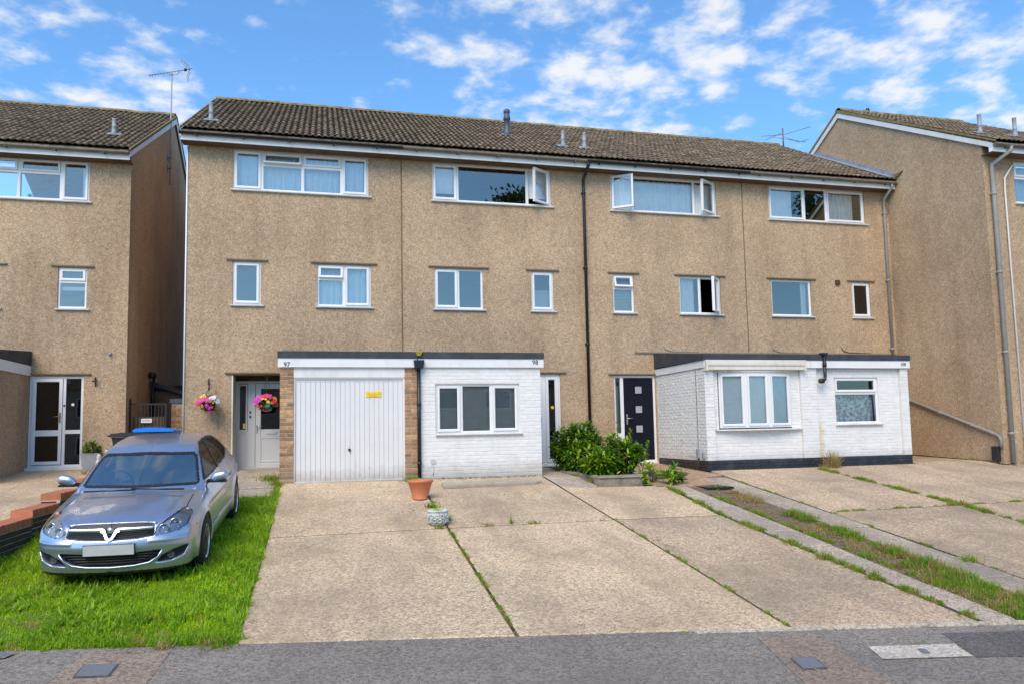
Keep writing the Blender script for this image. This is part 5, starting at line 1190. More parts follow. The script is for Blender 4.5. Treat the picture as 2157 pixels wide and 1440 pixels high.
strip('joint_grass', [(1.68, -5.95), (1.74, -4.2)], 900, .03, .05, 'weed', .45, 3, 'grass in the slab joint between the two pots')
strip('joint_moss', [(1.68, ye(1.68)), (1.70, -6.0)], 2400, .013, .022, 'weed', .05, 4, 'moss in the long joint running down to the pavement')
strip('joint_moss', [(-.68, -6.08), (1.5, -6.05)], 350, .006, .015, 'grass', .72, 5, 'thin moss in the cross joint of the garage drive')
strip('joint_weeds', [(1.75, -6.05), (4.1, -6.06)], 520, .016, .028, 'weed', .60, 6, 'small weeds in the cross joint below the white brick room')
strip('joint_weeds', [(4.18, ye(4.18)+.02), (4.18, -8.1), (4.17, -6.05)], 1300, .016, .034, 'weed', .30, 7, 'weeds in the joint right of the middle drive')
strip('joint_moss', [(4.17, -6.0), (4.16, -3.7), (4.16, -2.6)], 320, .010, .025, 'weed', .72, 8, 'moss by the foot of the porch path')
strip('joint_grass', [(6.07, ye(6.07)+.05), (5.98, -8.6), (5.90, -6.1), (6.05, -3.9)], 2200, .034, .055, 'weed', .16, 9, 'grass growing between the drive and the paving strip')
strip('joint_weeds', [(6.08, -3.95), (5.95, -3.62), (4.9, -3.56)], 500, .03, .04, 'weed', .5, 19, 'small weeds at the foot of the raised bed')
strip('joint_weeds', [(7.66, ye(7.66)+.1), (7.66, -6.3), (7.66, -3.0)], 1100, .018, .030, 'weed', .32, 10, 'weeds along the right paving strip')
strip('joint_grass', [(10.10, -2.55), (10.16, -6.15), (10.05, -8.2), (9.95, -11)], 2600, .034, .055, 'weed', .10, 11, 'grass in the joint between the two right-hand drives')
strip('joint_grass', [(7.75, -6.26), (10.1, -6.23), (15, -6.1)], 1500, .022, .035, 'weed', .22, 12, 'grass in the cross joint of the right-hand drives')
strip('kerb_weeds', [(-.7, ye(-.7)-.02), (4.2, ye(4.2)-.02), (6.4, ye(6.4)-.02)], 420, .012, .022, 'weed', .62, 13, 'moss along the edge of the pavement')
strip('wall_weeds', [(12.9, -.35), (14.50, -.3)], 300, .03, .05, 'weed', .5, 14); strip('wall_weeds', [(14.53, -.3), (14.52, -2.9)], 500, .03, .06, 'weed', .45, 15, 'weeds along the foot of the tall blank wall')
strip('wall_weeds', [(14.6, -3.15), (15.6, -3.2)], 600, .04, .08, 'weed', .3, 16, 'weeds at the corner of the far right house')
strip('wall_weeds', [(7.8, -2.45), (12.7, -2.5)], 110, .015, .03, 'weed', .62, 17, 'sparse weeds at the foot of the black plinth')
strip('step_weeds', [(-1.7, -2.74), (-.8, -2.74)], 500, .02, .03, 'weed', .3, 21); strip('step_weeds', [(-1.7, -1.96), (-.8, -1.96)], 500, .02, .035, 'weed', .3, 22); strip('step_weeds', [(-1.7, -1.25), (-1.0, -1.25)], 700, .03, .05, 'weed', .2, 23, 'weeds between the paving slabs of the left porch')
strip('step_weeds', [(-1.0, -1.3), (-.82, -2.0), (-.78, -3.4)], 1200, .055, .08, 'weed', .1, 24, 'thick weeds beside the garage pier')
strip('wall_weeds', [(-5.85, .85), (-4.9, .86)], 260, .02, .03, 'weed', .5, 25, 'moss below the porch door of the left house')
# the neglected strip of earth between the paving strips
sheet('planting_strip', [6.44, 6.6, 6.8, 7.0, 7.13], [ye(6.7)+.02, -9, -7, -5, -4.3, -3.9], lambda x, y: gz(x, y)-.02+.008*math.sin(x*40+y*13), 'soil_dry')
strip('strip_grass', [(7.0, ye(7)+.05), (7.0, -6.2)], 2100, .055, .09, 'weed', .12, 31, 'green grass along the right side of the earth strip')
strip('strip_grass', [(6.55, ye(6.6)+.05), (6.52, -7.2), (6.50, -4.5)], 1200, .035, .05, 'weed', .25, 32, 'grass along the left side of the earth strip')
strip('strip_grass', [(6.78, ye(6.8)+.05), (6.8, -8.8)], 2600, .14, .075, 'weed', .05, 33, 'thick grass at the street end of the earth strip')
strip('dry_grass', [(6.80, -4.4), (6.85, -6.2), (6.85, -9.3)], 420, .13, .045, 'dry_grass', .2, 34, 'dead straw grass lying on the earth strip', lean=1.2)
strip('dry_grass', [(7.0, -4.5), (6.95, -5.4)], 1400, .08, .085, 'dry_grass', .1, 35, 'tuft of straw-coloured grass near the drain grate')
strip('dry_grass', [(6.75, ye(6.8)+.2), (6.8, -7.0)], 900, .16, .07, 'dry_grass', .15, 37, 'straw mixed in the grass at the street end of the earth strip', lean=.9)
strip('strip_grass', [(6.55, -4.3), (7.1, -4.1)], 700, .06, .06, 'weed', .2, 36, 'grass around the drain grate')

def clump(x, y, h, n, mat, label, w=(.008, .014), lean=.55, spread=.03, zf=gz, name='weed_clump', grp=None):
    t = thing(name, (x, y, zf(x, y)), label, 'weed', grp); P = np.stack([rng.normal(x, spread, n), rng.normal(y, spread, n), np.full(n, zf(x, y)-.005)], 1)
    o = blades('blades', P, h*(.55+.6*rng.random(n)), w[0]+(w[1]-w[0])*rng.random(n), mat, lean); o.parent = t; o.matrix_parent_inverse = WMAT[t.name].inverted(); del o['kind']; o['kind'] = 'stuff'
clump(2.62, -5.98, .14, 26, 'weed', 'spiky single weed in the cross joint of the middle drive', lean=.4, spread=.012, grp='weeds in the drive joints')
clump(2.95, -6.02, .055, 90, 'weed', 'mossy clump right of the spiky weed in the cross joint', spread=.05, grp='weeds in the drive joints')
clump(2.27, -6.02, .045, 60, 'weed', 'mossy clump left of the spiky weed in the cross joint', spread=.045, grp='weeds in the drive joints')
clump(5.93, -8.42, .12, 150, 'weed', 'big bushy weed by the paving strip, nearer the street than its neighbours but one', spread=.045, lean=.75, grp='weeds in the drive joints')
clump(5.98, -9.25, .125, 150, 'weed', 'rosette weed standing nearest the street between drive and paving strip', spread=.035, lean=.9, grp='weeds in the drive joints')
clump(6.98, -8.95, .17, 90, 'weed', 'tall spiky tuft in the street end of the earth strip', spread=.05, lean=.45)
clump(7.60, -8.9, .10, 130, 'weed', 'weed clump on the right paving strip near the picture edge', spread=.06, lean=.6)
clump(10.12, -6.2, .10, 190, 'weed', 'weed clump where the right-hand joints cross', spread=.07, lean=.6)
clump(1.745, -5.62, .13, 90, 'weed', 'grass tuft growing right behind the white stone urn', spread=.035, lean=.4)
clump(1.66, -4.72, .11, 110, 'weed', 'leafy weed between the terracotta pot and the stone urn', (.012, .02), spread=.045, lean=.7)
clump(1.60, -2.52, .15, 220, 'weed', 'dark weeds sprouting at the foot of the right garage pier', (.008, .016), spread=.065, lean=.6)
clump(-.92, -1.75, .17, 260, 'weed', 'bushy green weed at the foot of the left garage pier', (.008, .016), spread=.10, lean=.6)
clump(10.50, -2.62, .42, 300, 'dry_grass', 'tall straw-yellow grass clump against the black plinth', (.006, .012), lean=.32, spread=.05)
clump(10.30, -2.60, .14, 70, 'dry_grass', 'low dead weed left of the tall straw clump', (.006, .012), lean=.8, spread=.06)
clump(4.86, -3.2, .14, 60, 'weed', 'green weed leaning against the left side of the raised bed', (.012, .02), spread=.04, lean=.6)
clump(4.80, -2.5, .11, 60, 'weed', 'small weed further back along the left side of the raised bed', (.012, .02), spread=.05, lean=.6)
clump(-1.30, -9.60, .10, 80, 'dry_grass', 'pale dry tuft at the front of the lawn by the brown trench repair', spread=.03)
clump(-.86, -9.63, .09, 160, 'weed', 'weed spilling over the pavement at the right corner of the lawn', (.008, .016), spread=.07, lean=.9)
clump(1.59, -6.03, .07, 60, 'weed', 'small weed at the front foot of the white stone urn', (.010, .018), spread=.035, lean=.8)
clump(1.585, -5.86, .05, 110, 'grass', 'moss and seedlings filling the top of the white stone urn', (.006, .012), spread=.045, lean=.7, zf=lambda x, y: gz(x, y)+.205, name='seedlings')
# fallen bits on the pavement and slabs
V = []; F_ = []
for i in range(260):
    if random.random() < .72: x = random.uniform(1.5, 7); y = ye(x)-random.random()*1.6-.03; z = pz(x, y)+.016
    else: x = random.uniform(-.6, 5.8); y = random.uniform(-9.3, -3); z = gz(x, y)+.004
    a = random.random()*6.28; s = random.uniform(.005, .015)*(1 if random.random() < .9 else 2); c, sn = math.cos(a)*s, math.sin(a)*s; b = len(V)
    V += [(x-c, y-sn, z), (x+sn*.4, y-c*.4, z+.003), (x+c, y+sn, z+.001), (x-sn*.4, y+c*.4, z+.004)]; F_.append((b, b+1, b+2, b+3))
tag(MB().add(V, F_).build('leaf_litter', 'litter'), 'small dry leaf scraps on the pavement and slabs', 'leaf litter', kind='stuff')

# ------------------------------------------------------------------ hanging baskets
def flower_mesh(r, mat):
    mb = MB()
    for k in range(5):
        a = 2*math.pi*k/5; c, s = math.cos(a), math.sin(a); pts = []
        for u, w, z in ((0, 0, 0), (.45, .28, .10), (.85, .42, .16), (1.05, 0, .10), (.85, -.42, .16), (.45, -.28, .10)): pts.append((r*(u*c-w*s), r*(u*s+w*c), r*z))
        mb.add(pts, [(0, 1, 2), (0, 2, 3), (0, 3, 4), (0, 4, 5)])
    return mb.mesh('flower', mat)
FM = {c: flower_mesh(1, 'petal_'+c) for c in ('pink', 'magenta', 'red', 'orange', 'yellow', 'white', 'lilac', 'teal')}
SLF = leaf_mesh('leaf', .055, .03, 'shrub_leaf')
def basket(x, y, z, label, flowers, chain_top, seed, R_=.17):
    t = thing('hanging_basket', (x, y, z), label, 'hanging basket', 'hanging baskets of flowers'); r_ = random.Random(seed)
    MB().lathe([(.02, -.17), (.08, -.15), (.125, -.09), (.145, 0), (.135, .0), (.0, -.02)], (x, y, z), 18, cap1=False).build('bowl', 'soil', t)
    mb = MB()
    for k in range(3): a = 2*math.pi*k/3+.5; mb.tube([(x+.14*math.cos(a), y+.14*math.sin(a), z), chain_top], .004, 5)
    mb.tube([chain_top, (chain_top[0], chain_top[1], chain_top[2]+.04)], .005, 5); mb.build('chain', 'metal_gate', t)
    e = MB()
    for i in range(330):
        d = Vector((r_.gauss(0, 1), r_.gauss(0, 1), r_.gauss(-.05, .75))).normalized(); p_ = Vector((x, y, z))+Vector((d.x*R_*1.12, d.y*R_, d.z*.155))*r_.uniform(.45, 1)
        T_ = Matrix.Translation(p_) @ orient(d+Vector((0, 0, .2)), r_.uniform(-1, 1)).to_4x4() @ Matrix.Scale(r_.uniform(.6, 1.1), 4)
        s = len(e.v); e.add([v.co for v in SLF.vertices], [tuple(pl.vertices) for pl in SLF.polygons], True); e.xf(lambda v: T_ @ v, s)
    tag(e.build('foliage', 'shrub_leaf', t), kind='stuff')
    for fx, fz, col, s, n in flowers:
        for k in range(n):
            ux, uz = fx+r_.gauss(0, .16)*(n > 1), fz+r_.gauss(0, .13)*(n > 1); q = max(.05, 1-ux*ux*.7-uz*uz*.5)
            p_ = Vector((x+ux*R_*1.2, y-R_*math.sqrt(q)-.01-r_.random()*.02, z+uz*.16)); d = Vector((ux*.7, -1, uz*.6+.3))
            q_ = d.to_track_quat('Z', 'Y'); o = bpy.data.objects.new('flower', FM[col]); o.matrix_basis = Matrix.Translation(p_) @ q_.to_matrix().to_4x4() @ Matrix.Rotation(r_.random()*6, 4, 'Z') @ Matrix.Scale(s*r_.uniform(.85, 1.15), 4); link(o, t)
basket(-2.235, -.26, 1.50, 'hanging basket of pink, orange and white flowers on the pebbledash wall', [(-.35, .75, 'yellow', .032, 3), (-.95, .35, 'orange', .03, 3), (-.45, .35, 'pink', .034, 14), (.0, .5, 'pink', .032, 10), (-.95, -.2, 'red', .028, 5), (-.8, .05, 'magenta', .028, 5), (.45, .6, 'white', .032, 9), (.9, .15, 'lilac', .032, 5), (.1, -.5, 'magenta', .028, 5), (.2, -.9, 'pink', .026, 4), (-.45, -.35, 'orange', .02, 2), (.6, -.05, 'yellow', .018, 3)], (-2.25, -.2, 1.80), 5)
MB().tube([(-2.27, -.01, 1.78), (-2.27, -.02, 2.02)], .008, 6).tube([(-2.27, -.01, 1.86), (-2.25, -.22, 1.99), (-2.25, -.24, 1.88)], .007, 6).tube([(-2.27, -.01, 1.98), (-2.25, -.22, 1.99)], .006, 6).build('basket_bracket', 'metal_gate', A)
basket(-1.14, -.12, 1.50, 'hanging basket of magenta, red and yellow flowers in the grey porch doorway', [(-.75, .25, 'magenta', .036, 12), (-.4, .55, 'magenta', .034, 9), (.0, .9, 'red', .034, 6), (.35, .75, 'pink', .034, 10), (-.05, .5, 'yellow', .034, 4), (.85, .55, 'orange', .03, 6), (.55, .3, 'pink', .03, 5), (.45, .05, 'yellow', .03, 4), (-.6, -.45, 'red', .028, 3), (.3, -.5, 'teal', .040, 4), (.75, -.25, 'teal', .030, 2), (1.0, -.1, 'red', .036, 4), (.1, -.95, 'red', .018, 3)], (-1.12, -.08, 2.06), 8, .175)

# ------------------------------------------------------------------ plants and ornaments by the left house
shrub('potted_plant', (-4.50, .30, .50), 'bushy dark green plant in the tall grey pot by the left house', [(0, 0, .10, .17, .17, .15)], 80, leaf_mesh('leaf', .06, .022, 'shrub_leaf'), LN, .06, 1, L=.05, whorl=9)
p = thing('tall_pot', (-4.50, .30, .15), 'tall grey square planter between the left house and the car', 'plant pot')
V = [(-4.50+sx*w, .30+sy*w, z) for w, z in ((.11, .14), (.17, .54), (.15, .54), (.14, .48)) for sx, sy in ((-1, -1), (1, -1), (1, 1), (-1, 1))]
MB().add(V, [(0, 3, 2, 1)]+[(4*k+i, 4*k+(i+1) % 4, 4*k+4+(i+1) % 4, 4*k+4+i) for k in range(3) for i in range(4)]+[(12, 13, 14, 15)]).build('pot', 'flue_grey', p)
p = thing('garden_statue', (-4.30, .02, .12), 'small white stone statuette beside the tall grey pot', 'ornament')
MB().lathe([(.07, 0), (.07, .04), (.045, .06), (.05, .12), (.065, .18), (.05, .26), (.03, .29), (.042, .33), (.04, .37), (.015, .40)], (-4.30, .02, .12), 16).build('figure', 'stone_white', p)
p = thing('garden_statue', (-4.22, .25, .12), 'slim white post ornament with round top behind the statuette', 'ornament')
MB().lathe([(.03, 0), (.02, .3), (.015, .40), (.03, .42), (.035, .45), (.02, .48)], (-4.22, .25, .12), 12).build('figure', 'stone_white', p)
clump(-4.52, .06, .10, 90, 'weed', 'green plant at the foot of the tall grey pot', (.008, .014), spread=.05, zf=lambda x, y: .14)

# ------------------------------------------------------------------ the silver car (implicit surface -> surface nets -> parts)
def smax(a, b, k): h = np.clip(.5-.5*(b-a)/k, 0, 1); return b*(1-h)+a*h+k*h*(1-h)
def smin(a, b, k): return -smax(-a, -b, k)
def interp(x, pts):
    px, py = zip(*pts); px, py = np.array(px), np.array(py)     # smooth (pchip-like) interpolation on a dense resample
    xs = np.linspace(px[0], px[-1], 400); ys = np.interp(xs, px, py); ker = np.hanning(29); ker /= ker.sum()
    yp = np.convolve(np.pad(ys, 14, 'edge'), ker, 'valid'); return np.interp(x, xs, yp).astype(np.float32)
def inpoly(x, z, poly, soft):
    """soft indicator: signed distance of a convex-ish polygon via crossing test + edge distance"""
    d = np.full(x.shape, 1e9, np.float32); ins = np.zeros(x.shape, bool); n = len(poly)
    for i in range(n):
        (x0, z0), (x1, z1) = poly[i], poly[(i+1) % n]; ex_, ez_ = x1-x0, z1-z0; t = np.clip(((x-x0)*ex_+(z-z0)*ez_)/(ex_*ex_+ez_*ez_+1e-9), 0, 1)
        d = np.minimum(d, np.hypot(x-x0-ex_*t, z-z0-ez_*t)); c = ((z0 > z) != (z1 > z)) & (x < (x1-x0)*(z-z0)/(z1-z0+1e-12)+x0); ins ^= c
    d = np.where(ins, d, -d); return np.clip(d/soft+.5, 0, 1) if soft else d
GR = [(-.3, .580), (.28, .590), (.450, .612), (.440, .735), (.30, .745), (-.3, .750)]
IN_ = [(-.3, .285), (.25, .292), (.40, .315), (.48, .365), (.53, .435), (.51, .442), (.25, .430), (-.3, .428)]
FG = [(.465, .300), (.62, .305), (.74, .350), (.785, .440), (.76, .455), (.64, .425), (.53, .370)]
HL = [(.445, .600), (.58, .612), (.71, .640), (.775, .680), (.785, .750), (.745, .822), (.69, .828), (.58, .775), (.470, .700)]
WL = [(-.3, .965), (.40, .958), (.66, .945), (.705, .965), (.655, 1.12), (.600, 1.265), (.55, 1.305), (-.3, 1.335)]
WHY = (.94, 3.554)
def car_f(x, y, z):
    ax = np.abs(x)
    zl = interp(y-.16*(ax/.8)**2, [(-.4, .62), (-.02, .685), (.06, .742), (.3, .808), (.7, .878), (1.1, .930), (1.35, .955), (1.8, .97), (2.6, .985), (3.3, 1.01), (3.8, 1.03), (4.1, 1.01), (4.5, .93)])
    zl = zl-.045*(ax/.8)**2-.05*(ax/.86)**8+.022*np.exp(-((ax-.60-.05*(y-.2))/.09)**2)*np.clip(1.3-y, 0, 1)*(y < 1.4)
    Wb = interp(y, [(-.4, .775), (.15, .79), (.5, .83), (.9, .866), (1.6, .868), (2.6, .872), (3.4, .872), (3.9, .85), (4.5, .80)])
    Wb = Wb-.055*np.clip((z-.60)/.40, 0, 1.3)**2-.03*np.clip((.42-z)/.25, 0, 1)**2
    for wy in WHY:
        dd = np.hypot(y-wy, z-.315); Wb = Wb+.022*np.exp(-((dd-.375)/.045)**2)*(z > .2)
    Wb = Wb-.010*np.exp(-((z-.40)/.03)**2)*((y > 1.4) & (y < 3.1))
    yf = interp(z, [(.0, .16), (.14, .115), (.20, .06), (.28, .035), (.40, .02), (.50, .0), (.56, .015), (.64, .05), (.72, .09), (.80, .16), (1.0, .4)])+.115*(ax/.75)**2+.17*(ax/.85)**7
    yf = yf+.055*inpoly(ax, z, IN_, .016)+.035*inpoly(ax, z, GR, .014)+.045*inpoly(ax, z, FG, .016)*(z < .5)
    yf = yf-.012*np.exp(-((z-.555)/.018)**2)*(ax > .40)
    yr = 4.22-.10*(ax/.75)**2-.22*(ax/.86)**8-.10*np.clip((z-.75)/.3, 0, 1)
    lo = smax(z-zl, ax-Wb, .075); lo = smax(lo, yf-y, .05); lo = smax(lo, y-yr, .08); lo = smax(lo, .17+.04*np.clip(y, 0, 1)-z, .04)
    yc = y-.17*(ax/.7)**2*np.clip(2.4-y, 0, 1)+.10*(ax/.7)**2*np.clip(y-3.0, 0, 1)
    zc = interp(yc, [(.6, .62), (1.12, .925), (1.5, 1.135), (1.9, 1.335), (2.08, 1.400), (2.35, 1.445), (2.75, 1.462), (3.15, 1.44), (3.5, 1.375), (3.8, 1.235), (4.05, 1.04), (4.3, .8)])
    zc = zc-.035*(ax/.6)**2
    Wc = .775-.47*np.clip(z-.97, -.2, .6)-.12*np.clip(z-.97, 0, .6)**2-.035*np.clip(y-3.0, 0, 1.2)**2-.02*np.clip(1.9-y, 0, 1)
    ca = smax((z-zc)*.84, (ax-Wc)*.90, .045)
    ca = smax(ca, .74-z, .02); f = smin(lo, ca, .028)
    for wy in WHY: f = np.where(ax > .50, smax(f, .352-np.hypot(y-wy, z-.315), .008), f)
    return f
def surface_nets(h=.0118):
    xs = np.arange(-.96, .961, h, dtype=np.float32)+h*.37*0; ys = np.arange(-.08, 4.32, h, dtype=np.float32); zs_ = np.arange(.12, 1.52, h, dtype=np.float32)
    xs = xs+(h/2-(xs[len(xs)//2] % h) if False else 0)
    Fv = np.empty((len(xs), len(ys), len(zs_)), np.float32)
    YY, ZZ = np.meshgrid(ys, zs_, indexing='ij'); half = [i for i, v in enumerate(xs) if v >= -1e-6]
    for i in half:
        Fv[i] = car_f(np.full_like(YY, xs[i]), YY, ZZ); Fv[len(xs)-1-i] = Fv[i]
    s_ = Fv < 0; nx, ny, nz = (d-1 for d in Fv.shape); acc = np.zeros((nx, ny, nz, 3), np.float32); cnt = np.zeros((nx, ny, nz), np.float32)
    for ax_ in range(3):
        o1, o2 = [a for a in range(3) if a != ax_]
        for a in (0, 1):
            for b in (0, 1):
                sl0 = [slice(0, -1)]*3; sl1 = [slice(0, -1)]*3; sl1[ax_] = slice(1, None)
                for o, v in ((o1, a), (o2, b)):
                    q = slice(1, None) if v else slice(0, -1); sl0[o] = q; sl1[o] = q
                f0, f1 = Fv[tuple(sl0)], Fv[tuple(sl1)]; cr = (f0 < 0) != (f1 < 0); t = np.where(cr, f0/(f0-f1+1e-12), 0)
                cnt += cr; acc[..., ax_] += t; acc[..., o1] += cr*a; acc[..., o2] += cr*b
    act = cnt > 0; idx = -np.ones(act.shape, np.int64); ii = np.argwhere(act); idx[act] = np.arange(len(ii))
    V = (ii+acc[act]/cnt[act][:, None])*h+np.array([xs[0], ys[0], zs_[0]]); Q = []
    for ax_ in range(3):
        o1, o2 = [(1, 2), (2, 0), (0, 1)][ax_]
        sl0 = [slice(1, -1)]*3; sl0[ax_] = slice(0, -1); sl1 = list(sl0); sl1[ax_] = slice(1, None)
        a, b = s_[tuple(sl0)], s_[tuple(sl1)]
        for flip, m in ((False, a & ~b), (True, ~a & b)):
            p = np.argwhere(m); off = np.array([1, 1, 1]); off[ax_] = 0; p = p+off
            def at(d1, d2): q = p.copy(); q[:, o1] -= d1; q[:, o2] -= d2; return idx[q[:, 0], q[:, 1], q[:, 2]]
            q = np.stack([at(1, 1), at(0, 1), at(0, 0), at(1, 0)], 1); Q.append(q[:, ::-1] if flip else q)
    Q = np.concatenate(Q); Q = Q[(Q >= 0).all(1)]
    for _ in range(3):
        e = 2e-3; x, y, z = V.T; f = car_f(x, y, z); g = np.stack([(car_f(x+e, y, z)-f)/e, (car_f(x, y+e, z)-f)/e, (car_f(x, y, z+e)-f)/e], 1); g2 = (g**2).sum(1)+1e-4
        V = V-g*np.clip(f/g2, -.006, .006)[:, None]
    return V, Q
CV, CQ = surface_nets()
CC_ = CV[CQ].mean(1); e1 = CV[CQ[:, 2]]-CV[CQ[:, 0]]; e2 = CV[CQ[:, 3]]-CV[CQ[:, 1]]; CN = np.cross(e1, e2); CN /= np.linalg.norm(CN, axis=1)[:, None]+1e-9
x, y, z = CC_.T; ax = np.abs(x); side = np.abs(CN[:, 0]) > .55
P_BODY, P_WS, P_SF, P_SR, P_RW, P_HL, P_GR, P_IN, P_FG, P_SEAM, P_BLK = range(11)
cls = np.zeros(len(CQ), int)
inside = lambda X_, Z_, poly: inpoly(X_.astype(np.float32), Z_.astype(np.float32), poly, 0)
ws = (y < 2.35) & (y > 1.0) & (z > .925) & ~side & (CN[:, 1] < -.25)
dws = inside(ax, z, WL); cls[ws & (dws > 0)] = P_BLK; cls[ws & (dws > .028)] = P_WS
SFp = [(1.62, 1.01), (1.72, 1.10), (2.02, 1.285), (2.28, 1.372), (2.52, 1.39), (2.52, 1.015), (2.0, 1.005)]
SRp = [(2.58, 1.02), (2.58, 1.392), (2.85, 1.392), (3.2, 1.345), (3.45, 1.25), (3.60, 1.13), (3.30, 1.05)]
frame = [(1.50, .985), (1.66, 1.10), (1.98, 1.300), (2.25, 1.395), (2.55, 1.415), (2.88, 1.415), (3.24, 1.366), (3.50, 1.265), (3.72, 1.10), (3.30, 1.025), (2.0, .985)]
sd_ = (ax > .50) & (np.abs(CN[:, 0]) > .5); cls[sd_ & (inside(y, z, frame) > 0)] = P_BLK
cls[sd_ & (inside(y, z, SFp) > 0)] = P_SF; cls[sd_ & (inside(y, z, SRp) > 0)] = P_SR
cls[(y > 3.55) & (CN[:, 1] > .35) & (z > 1.08) & (z < 1.36) & (ax < .55)] = P_RW
fr_ = y < .62
cls[fr_ & (inside(ax, z, HL) > 0) & (z < .87)] = P_HL
fr2 = (y < .30)
cls[fr2 & (inside(ax, z, GR) > .004)] = P_GR; cls[fr2 & (inside(ax, z, IN_) > .002)] = P_IN; cls[(y < .55) & (inside(ax, z, FG) > .002) & (z < .48)] = P_FG
cls[(z < .225) & (CN[:, 2] > -2)] = P_BLK
w = .0070
bon = (y > .05) & (y < 1.12) & (CN[:, 2] > .15) & (np.abs(ax-(.700-.02*(y-.5))) < w) & (y > .42) & (z > .75)
bfront = (np.abs(y-(.105+.16*(ax/.8)**2+.24*(ax/.8)**6)) < w*.8) & (ax < .47) & (z > .72) & (z < .87)
doors = side & (z > .26) & (((np.abs(y-(1.42+.0*(z))) < w) & (z < .99)) | ((np.abs(y-2.54) < w) & (z < 1.02)) | ((np.abs(y-(3.12+.22*np.clip(z-.55, 0, 1))) < w) & (z > .62) & (z < 1.05)) | ((np.abs(z-.265) < w) & (y > 1.42) & (y < 3.2)))
bump = side & (y < .58) & (np.abs(z-.615-.02*(y)) < w) & (y > .50)
cls[(bon | bfront | doors | bump) & (cls == 0)] = P_SEAM
cls[side & (np.abs(z-.415) < .012) & (y > 1.44) & (y < 3.10) & (cls == 0)] = P_SEAM if False else 0

CS = .92
cyaw, cpit = .030, .1195
cey = Vector((math.sin(cyaw)*math.cos(cpit), math.cos(cyaw)*math.cos(cpit), math.sin(cpit))); cex = Vector((math.cos(cyaw), -math.sin(cyaw), 0)); cez = cex.cross(cey)
CM = Matrix((cex, cey, cez)).transposed().to_4x4(); CM.translation = Vector((-2.132, -7.849, -.772)); CM = CM @ Matrix.Scale(CS, 4)
car = bpy.data.objects.new('parked_car', None); car.matrix_basis = CM; link(car)
tag(car, 'silver blue hatchback parked on the lawn facing the street', 'car')
def cpart(name, me, parent=None, lab=None):
    o = bpy.data.objects.new(name, me); COL.objects.link(o); o.parent = parent or car; WMAT[o.name] = Matrix()
    if lab: o['label'] = lab
    return o
def submesh(name, mask, mats, mi=None, inset=0.0):
    q = CQ[mask]; u, inv = np.unique(q, return_inverse=True); v = CV[u]
    if inset:
        e = 2e-3; X_, Y_, Z_ = v.T; f = car_f(X_, Y_, Z_); g = np.stack([(car_f(X_+e, Y_, Z_)-f)/e, (car_f(X_, Y_+e, Z_)-f)/e, (car_f(X_, Y_, Z_+e)-f)/e], 1); g /= np.linalg.norm(g, axis=1)[:, None]+1e-6; v = v-g*inset
    return npmesh(name, v, inv.reshape(-1, 4), mats, mi, True)
bm_ = (cls == P_BODY) | (cls == P_SEAM) | (cls == P_BLK)
body = cpart('body', submesh('body', bm_, ['car_paint', 'seam', 'car_black'], np.select([cls[bm_] == P_SEAM, cls[bm_] == P_BLK], [1, 2], 0)))
cpart('windscreen', submesh('windscreen', cls == P_WS, ['glass_car'], inset=.004))
cpart('rear_window', submesh('rear_window', cls == P_RW, ['glass_side'], inset=.004))
for s_ in (-1, 1):
    sm_ = (x*s_ > 0)
    cpart('side_window', submesh('side_window', (cls == P_SF) & sm_, ['glass_side'], inset=.006)); cpart('side_window', submesh('side_window', (cls == P_SR) & sm_, ['glass_side'], inset=.006))
gr = cpart('grille', submesh('grille', cls == P_GR, ['car_black'])); it = cpart('lower_intake', submesh('lower_intake', cls == P_IN, ['car_black']))
def surf_y(x_, z_, recess=False):
    ys_ = np.linspace(-.1, .9, 800).astype(np.float32); f = car_f(np.full_like(ys_, x_), ys_, np.full_like(ys_, z_)); i = np.argmax(f < 0); return float(ys_[i])
def base_y(x_, z_):   # fascia line without the recesses
    ax_ = abs(x_); return float(interp(np.array([z_]), [(.0, .16), (.14, .115), (.20, .06), (.28, .035), (.40, .02), (.50, .0), (.56, .015), (.64, .05), (.72, .09), (.80, .16), (1.0, .4)])[0]+.115*(ax_/.75)**2+.17*(ax_/.85)**7)
def fbar(pts, r, mat, name, parent, proud=.0, flat=1.0):
    P_ = [Vector((x_, base_y(x_, z_)-proud, z_)) for x_, z_ in pts]; return cpart(name, MB().tube(P_, r, 8).mesh(name, mat), parent)
# chrome bar with V, emblem, slats
for s_ in (-1, 1):
    V = []; N = 16
    for i in range(N+1):
        t = i/N; xx = s_*(.075+(.435-.075)*t); zc_ = .690+.004*t; hh = .026-.006*t
        for dz, dy in ((-hh, .004), (-hh*.5, -.014), (hh*.5, -.014), (hh, .004)): V.append((xx, base_y(xx, zc_)+dy-.004, zc_+dz))
    Fq_ = [(4*i+k, 4*i+4+k, 4*i+5+k, 4*i+1+k) for i in range(N) for k in range(3)]
    if s_ < 0: Fq_ = [f[::-1] for f in Fq_]
    cpart('chrome_bar', MB().add(V, Fq_, True).mesh('chrome_bar', 'chrome'), gr)
vp = [(-.098, .709), (-.058, .702), (-.020, .625), (0, .608), (.020, .625), (.058, .702), (.098, .709)]; vi = [(-.098, .674), (-.078, .672), (-.036, .598), (0, .578), (.036, .598), (.078, .672), (.098, .674)]
V = []
for (a, b), (c, d) in zip(vp, vi): V += [(a, base_y(a, b)-.022, b), (c, base_y(c, d)-.022, d), (a, base_y(a, b)+.02, b), (c, base_y(c, d)+.02, d)]
Fq_ = []
for i in range(len(vp)-1): a, b = 4*i, 4*i+4; Fq_ += [(a, a+1, b+1, b), (a+2, a, b, b+2), (a+1, a+3, b+3, b+1)]
cpart('chrome_v', MB().add(V, Fq_).mesh('chrome_v', 'chrome'), gr)
